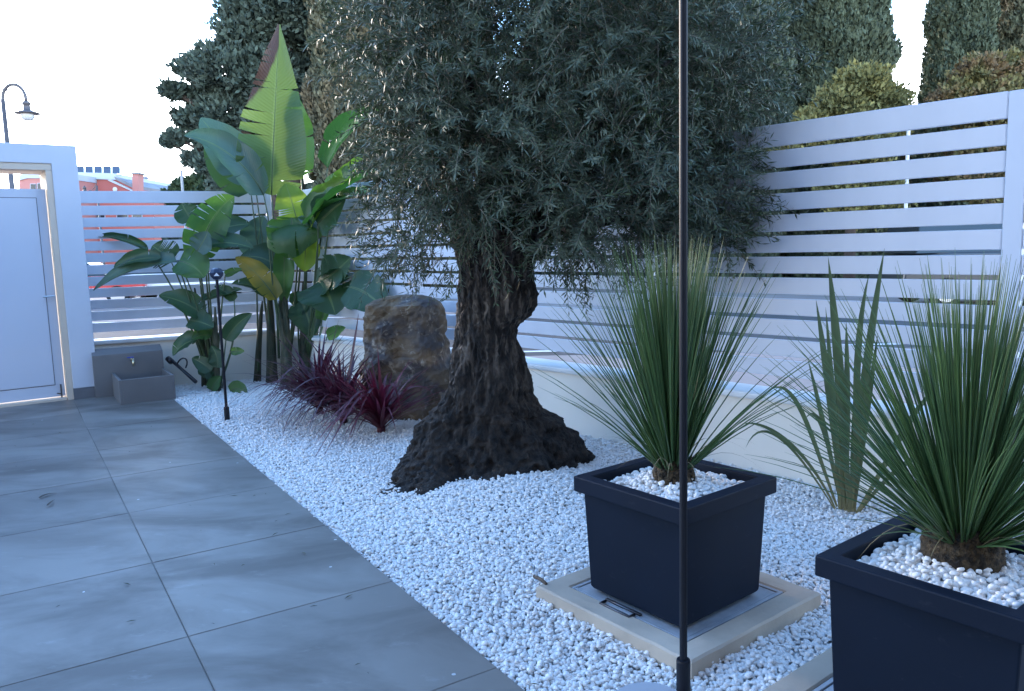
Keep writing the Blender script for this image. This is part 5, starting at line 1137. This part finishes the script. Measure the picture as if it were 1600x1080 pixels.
for x, y in ((224, 281), (232, 288)): MB().lathe(B(x, y + 8), [(.25, 0), (.25, .35), (.35, .36), (.3, .5)], 10).build('vent', M_rooft, rb3)

# ------------------------------------------------------------------ cars in the street
M_glassc = mat('car_glass', (.02, .025, .03), .08); M_tyre = mat('tyre_rubber', (.015, .015, .016), .8); M_rim = mat('wheel_rim', (.45, .45, .47), .35, metal=.8)
def car(p, ang, paint, label, L=4.2, W=1.75, Hh=1.5, suv=0):
    r = empty('parked_car', p, label, 'car', 'cars parked in the street'); p = np.array(p, dtype=float)
    ex = np.array([math.cos(ang), math.sin(ang), 0]); ey = np.array([-ex[1], ex[0], 0])
    def Q(x, y, z): return p + ex * x + ey * y + UP * z
    hb = .62 * Hh
    side = [(-.5, .28), (-.5, .45 * 1.0), (-.48, hb - .06), (-.30, hb), (.32, hb - .02), (.49, hb - .18), (.5, .4), (.5, .28)]
    MB().prism([Q(x * L, -W / 2, z) for x, z in side], ey * W).build('body', paint, r, bevel=.05, segs=3, smooth=False)
    cab = [(-.44, hb - .02), (-.36 - .06 * suv, Hh - .03), (-.05, Hh), (.08, Hh - .05), (.26, hb - .03)]
    V = [Q(x * L, -W / 2 + (.04 if i in (0, 4) else .16), z) for i, (x, z) in enumerate(cab)] + [Q(x * L, W / 2 - (.04 if i in (0, 4) else .16), z) for i, (x, z) in enumerate(cab)]
    n = 5; Fc = [list(range(n))[::-1], list(range(n, 2 * n))] + [[i, (i + 1) % n, n + (i + 1) % n, n + i] for i in range(n)]
    m = MB(); m.add(V, Fc); m.build('cabin', M_glassc, r, bevel=.02)
    rf = [(-.37 - .06 * suv, Hh - .035), (-.05, Hh + .008), (.09, Hh - .045)]
    m = MB(); m.prism([Q(rf[0][0] * L, -W / 2 + .14, rf[0][1]), Q(rf[1][0] * L, -W / 2 + .14, rf[1][1]), Q(rf[2][0] * L, -W / 2 + .14, rf[2][1]), Q(rf[2][0] * L, -W / 2 + .14, rf[2][1] + .03), Q(rf[1][0] * L, -W / 2 + .14, rf[1][1] + .035), Q(rf[0][0] * L, -W / 2 + .14, rf[0][1] + .03)], ey * (W - .28)); m.build('roof', paint, r, bevel=.012)
    for sx in (-.31, .31):
        for sy in (-1, 1):
            c = Q(sx * L, sy * (W / 2 - .10), .31)
            w = MB().lathe(c - ey * .1, [(.30, 0), (.315, .04), (.315, .16), (.30, .2)], 20, ax=ey).build('wheel', M_tyre, r)
            MB().lathe(c + ey * (sy * .103 - .003), [(.2, 0), (.19, .006)], 16, ax=ey).build('rim', M_rim, w)
    for sy in (-1, 1):
        MB().obox(Q(.482 * L, sy * .62 - .14, hb - .28), ex * .09, ey * .28, UP * .13).build('headlight', M_lglass, r, bevel=.02)
        MB().obox(Q(-.498 * L, sy * .66 - .1, hb - .3), ex * .04, ey * .2, UP * .2).build('tail_light', mat('tail_red', (.4, .01, .01), .2) if 'tail_red' not in bpy.data.materials else bpy.data.materials['tail_red'], r, bevel=.01)
    return r
q = at(115, 400, 24); car([q[0], 24, -.045], .25, mat('red_paint', (.5, .02, .025), .3, coat=.6), 'red parked car glimpsed through the left end of the back fence', Hh=1.5)
q = at(1560, 400, 16.5); car([q[0], 16.5, -.045], -.08, mat('dark_grey_paint', (.03, .032, .036), .3, coat=.6), 'dark grey parked car glimpsed through gaps at the right end of the fence', L=4.6, W=1.85, Hh=1.78, suv=1)
q = at(285, 400, 25); car([q[0], 25, -.045], .2, mat('white_paint', (.7, .7, .7), .3, coat=.6), 'white parked car glimpsed through the back fence behind the small bird of paradise')

# ------------------------------------------------------------------ fallen leaves and grit
rg = random.Random(77); V, Fc = [], []
for k in range(150):
    if k < 90: x, y = rg.gauss(-.1, .8), rg.gauss(4.5, .9)
    else:
        q = P(rg.uniform(-2.0, .8), rg.uniform(-2.6, 3.6)); x, y = q[0], q[1]
    z = .006 if C_[0] * (x - O_[0]) + C_[1] * (y - O_[1]) < .84 else float(gravel_height(np.array([x]), np.array([y]))[0]) + .022
    a = rg.uniform(0, 6.283); L = rg.uniform(.010, .026) if k < 90 else rg.uniform(.005, .016); d = np.array([math.cos(a), math.sin(a), rg.uniform(-.1, .15)]); w = np.array([-d[1], d[0], 0]) * .19; p = np.array([x, y, z]); n = len(V)
    V += [p - d * L, p - w * L + UP * .002, p + d * L, p + w * L + UP * .002]; Fc.append([n, n + 1, n + 2, n + 3])
lt_ = mk('leaf_litter', V, Fc, mat('fallen_olive_leaf', (.10, .085, .05), .8, (.05, .06, .03), 3, island=.5), None); lt_['kind'] = 'stuff'
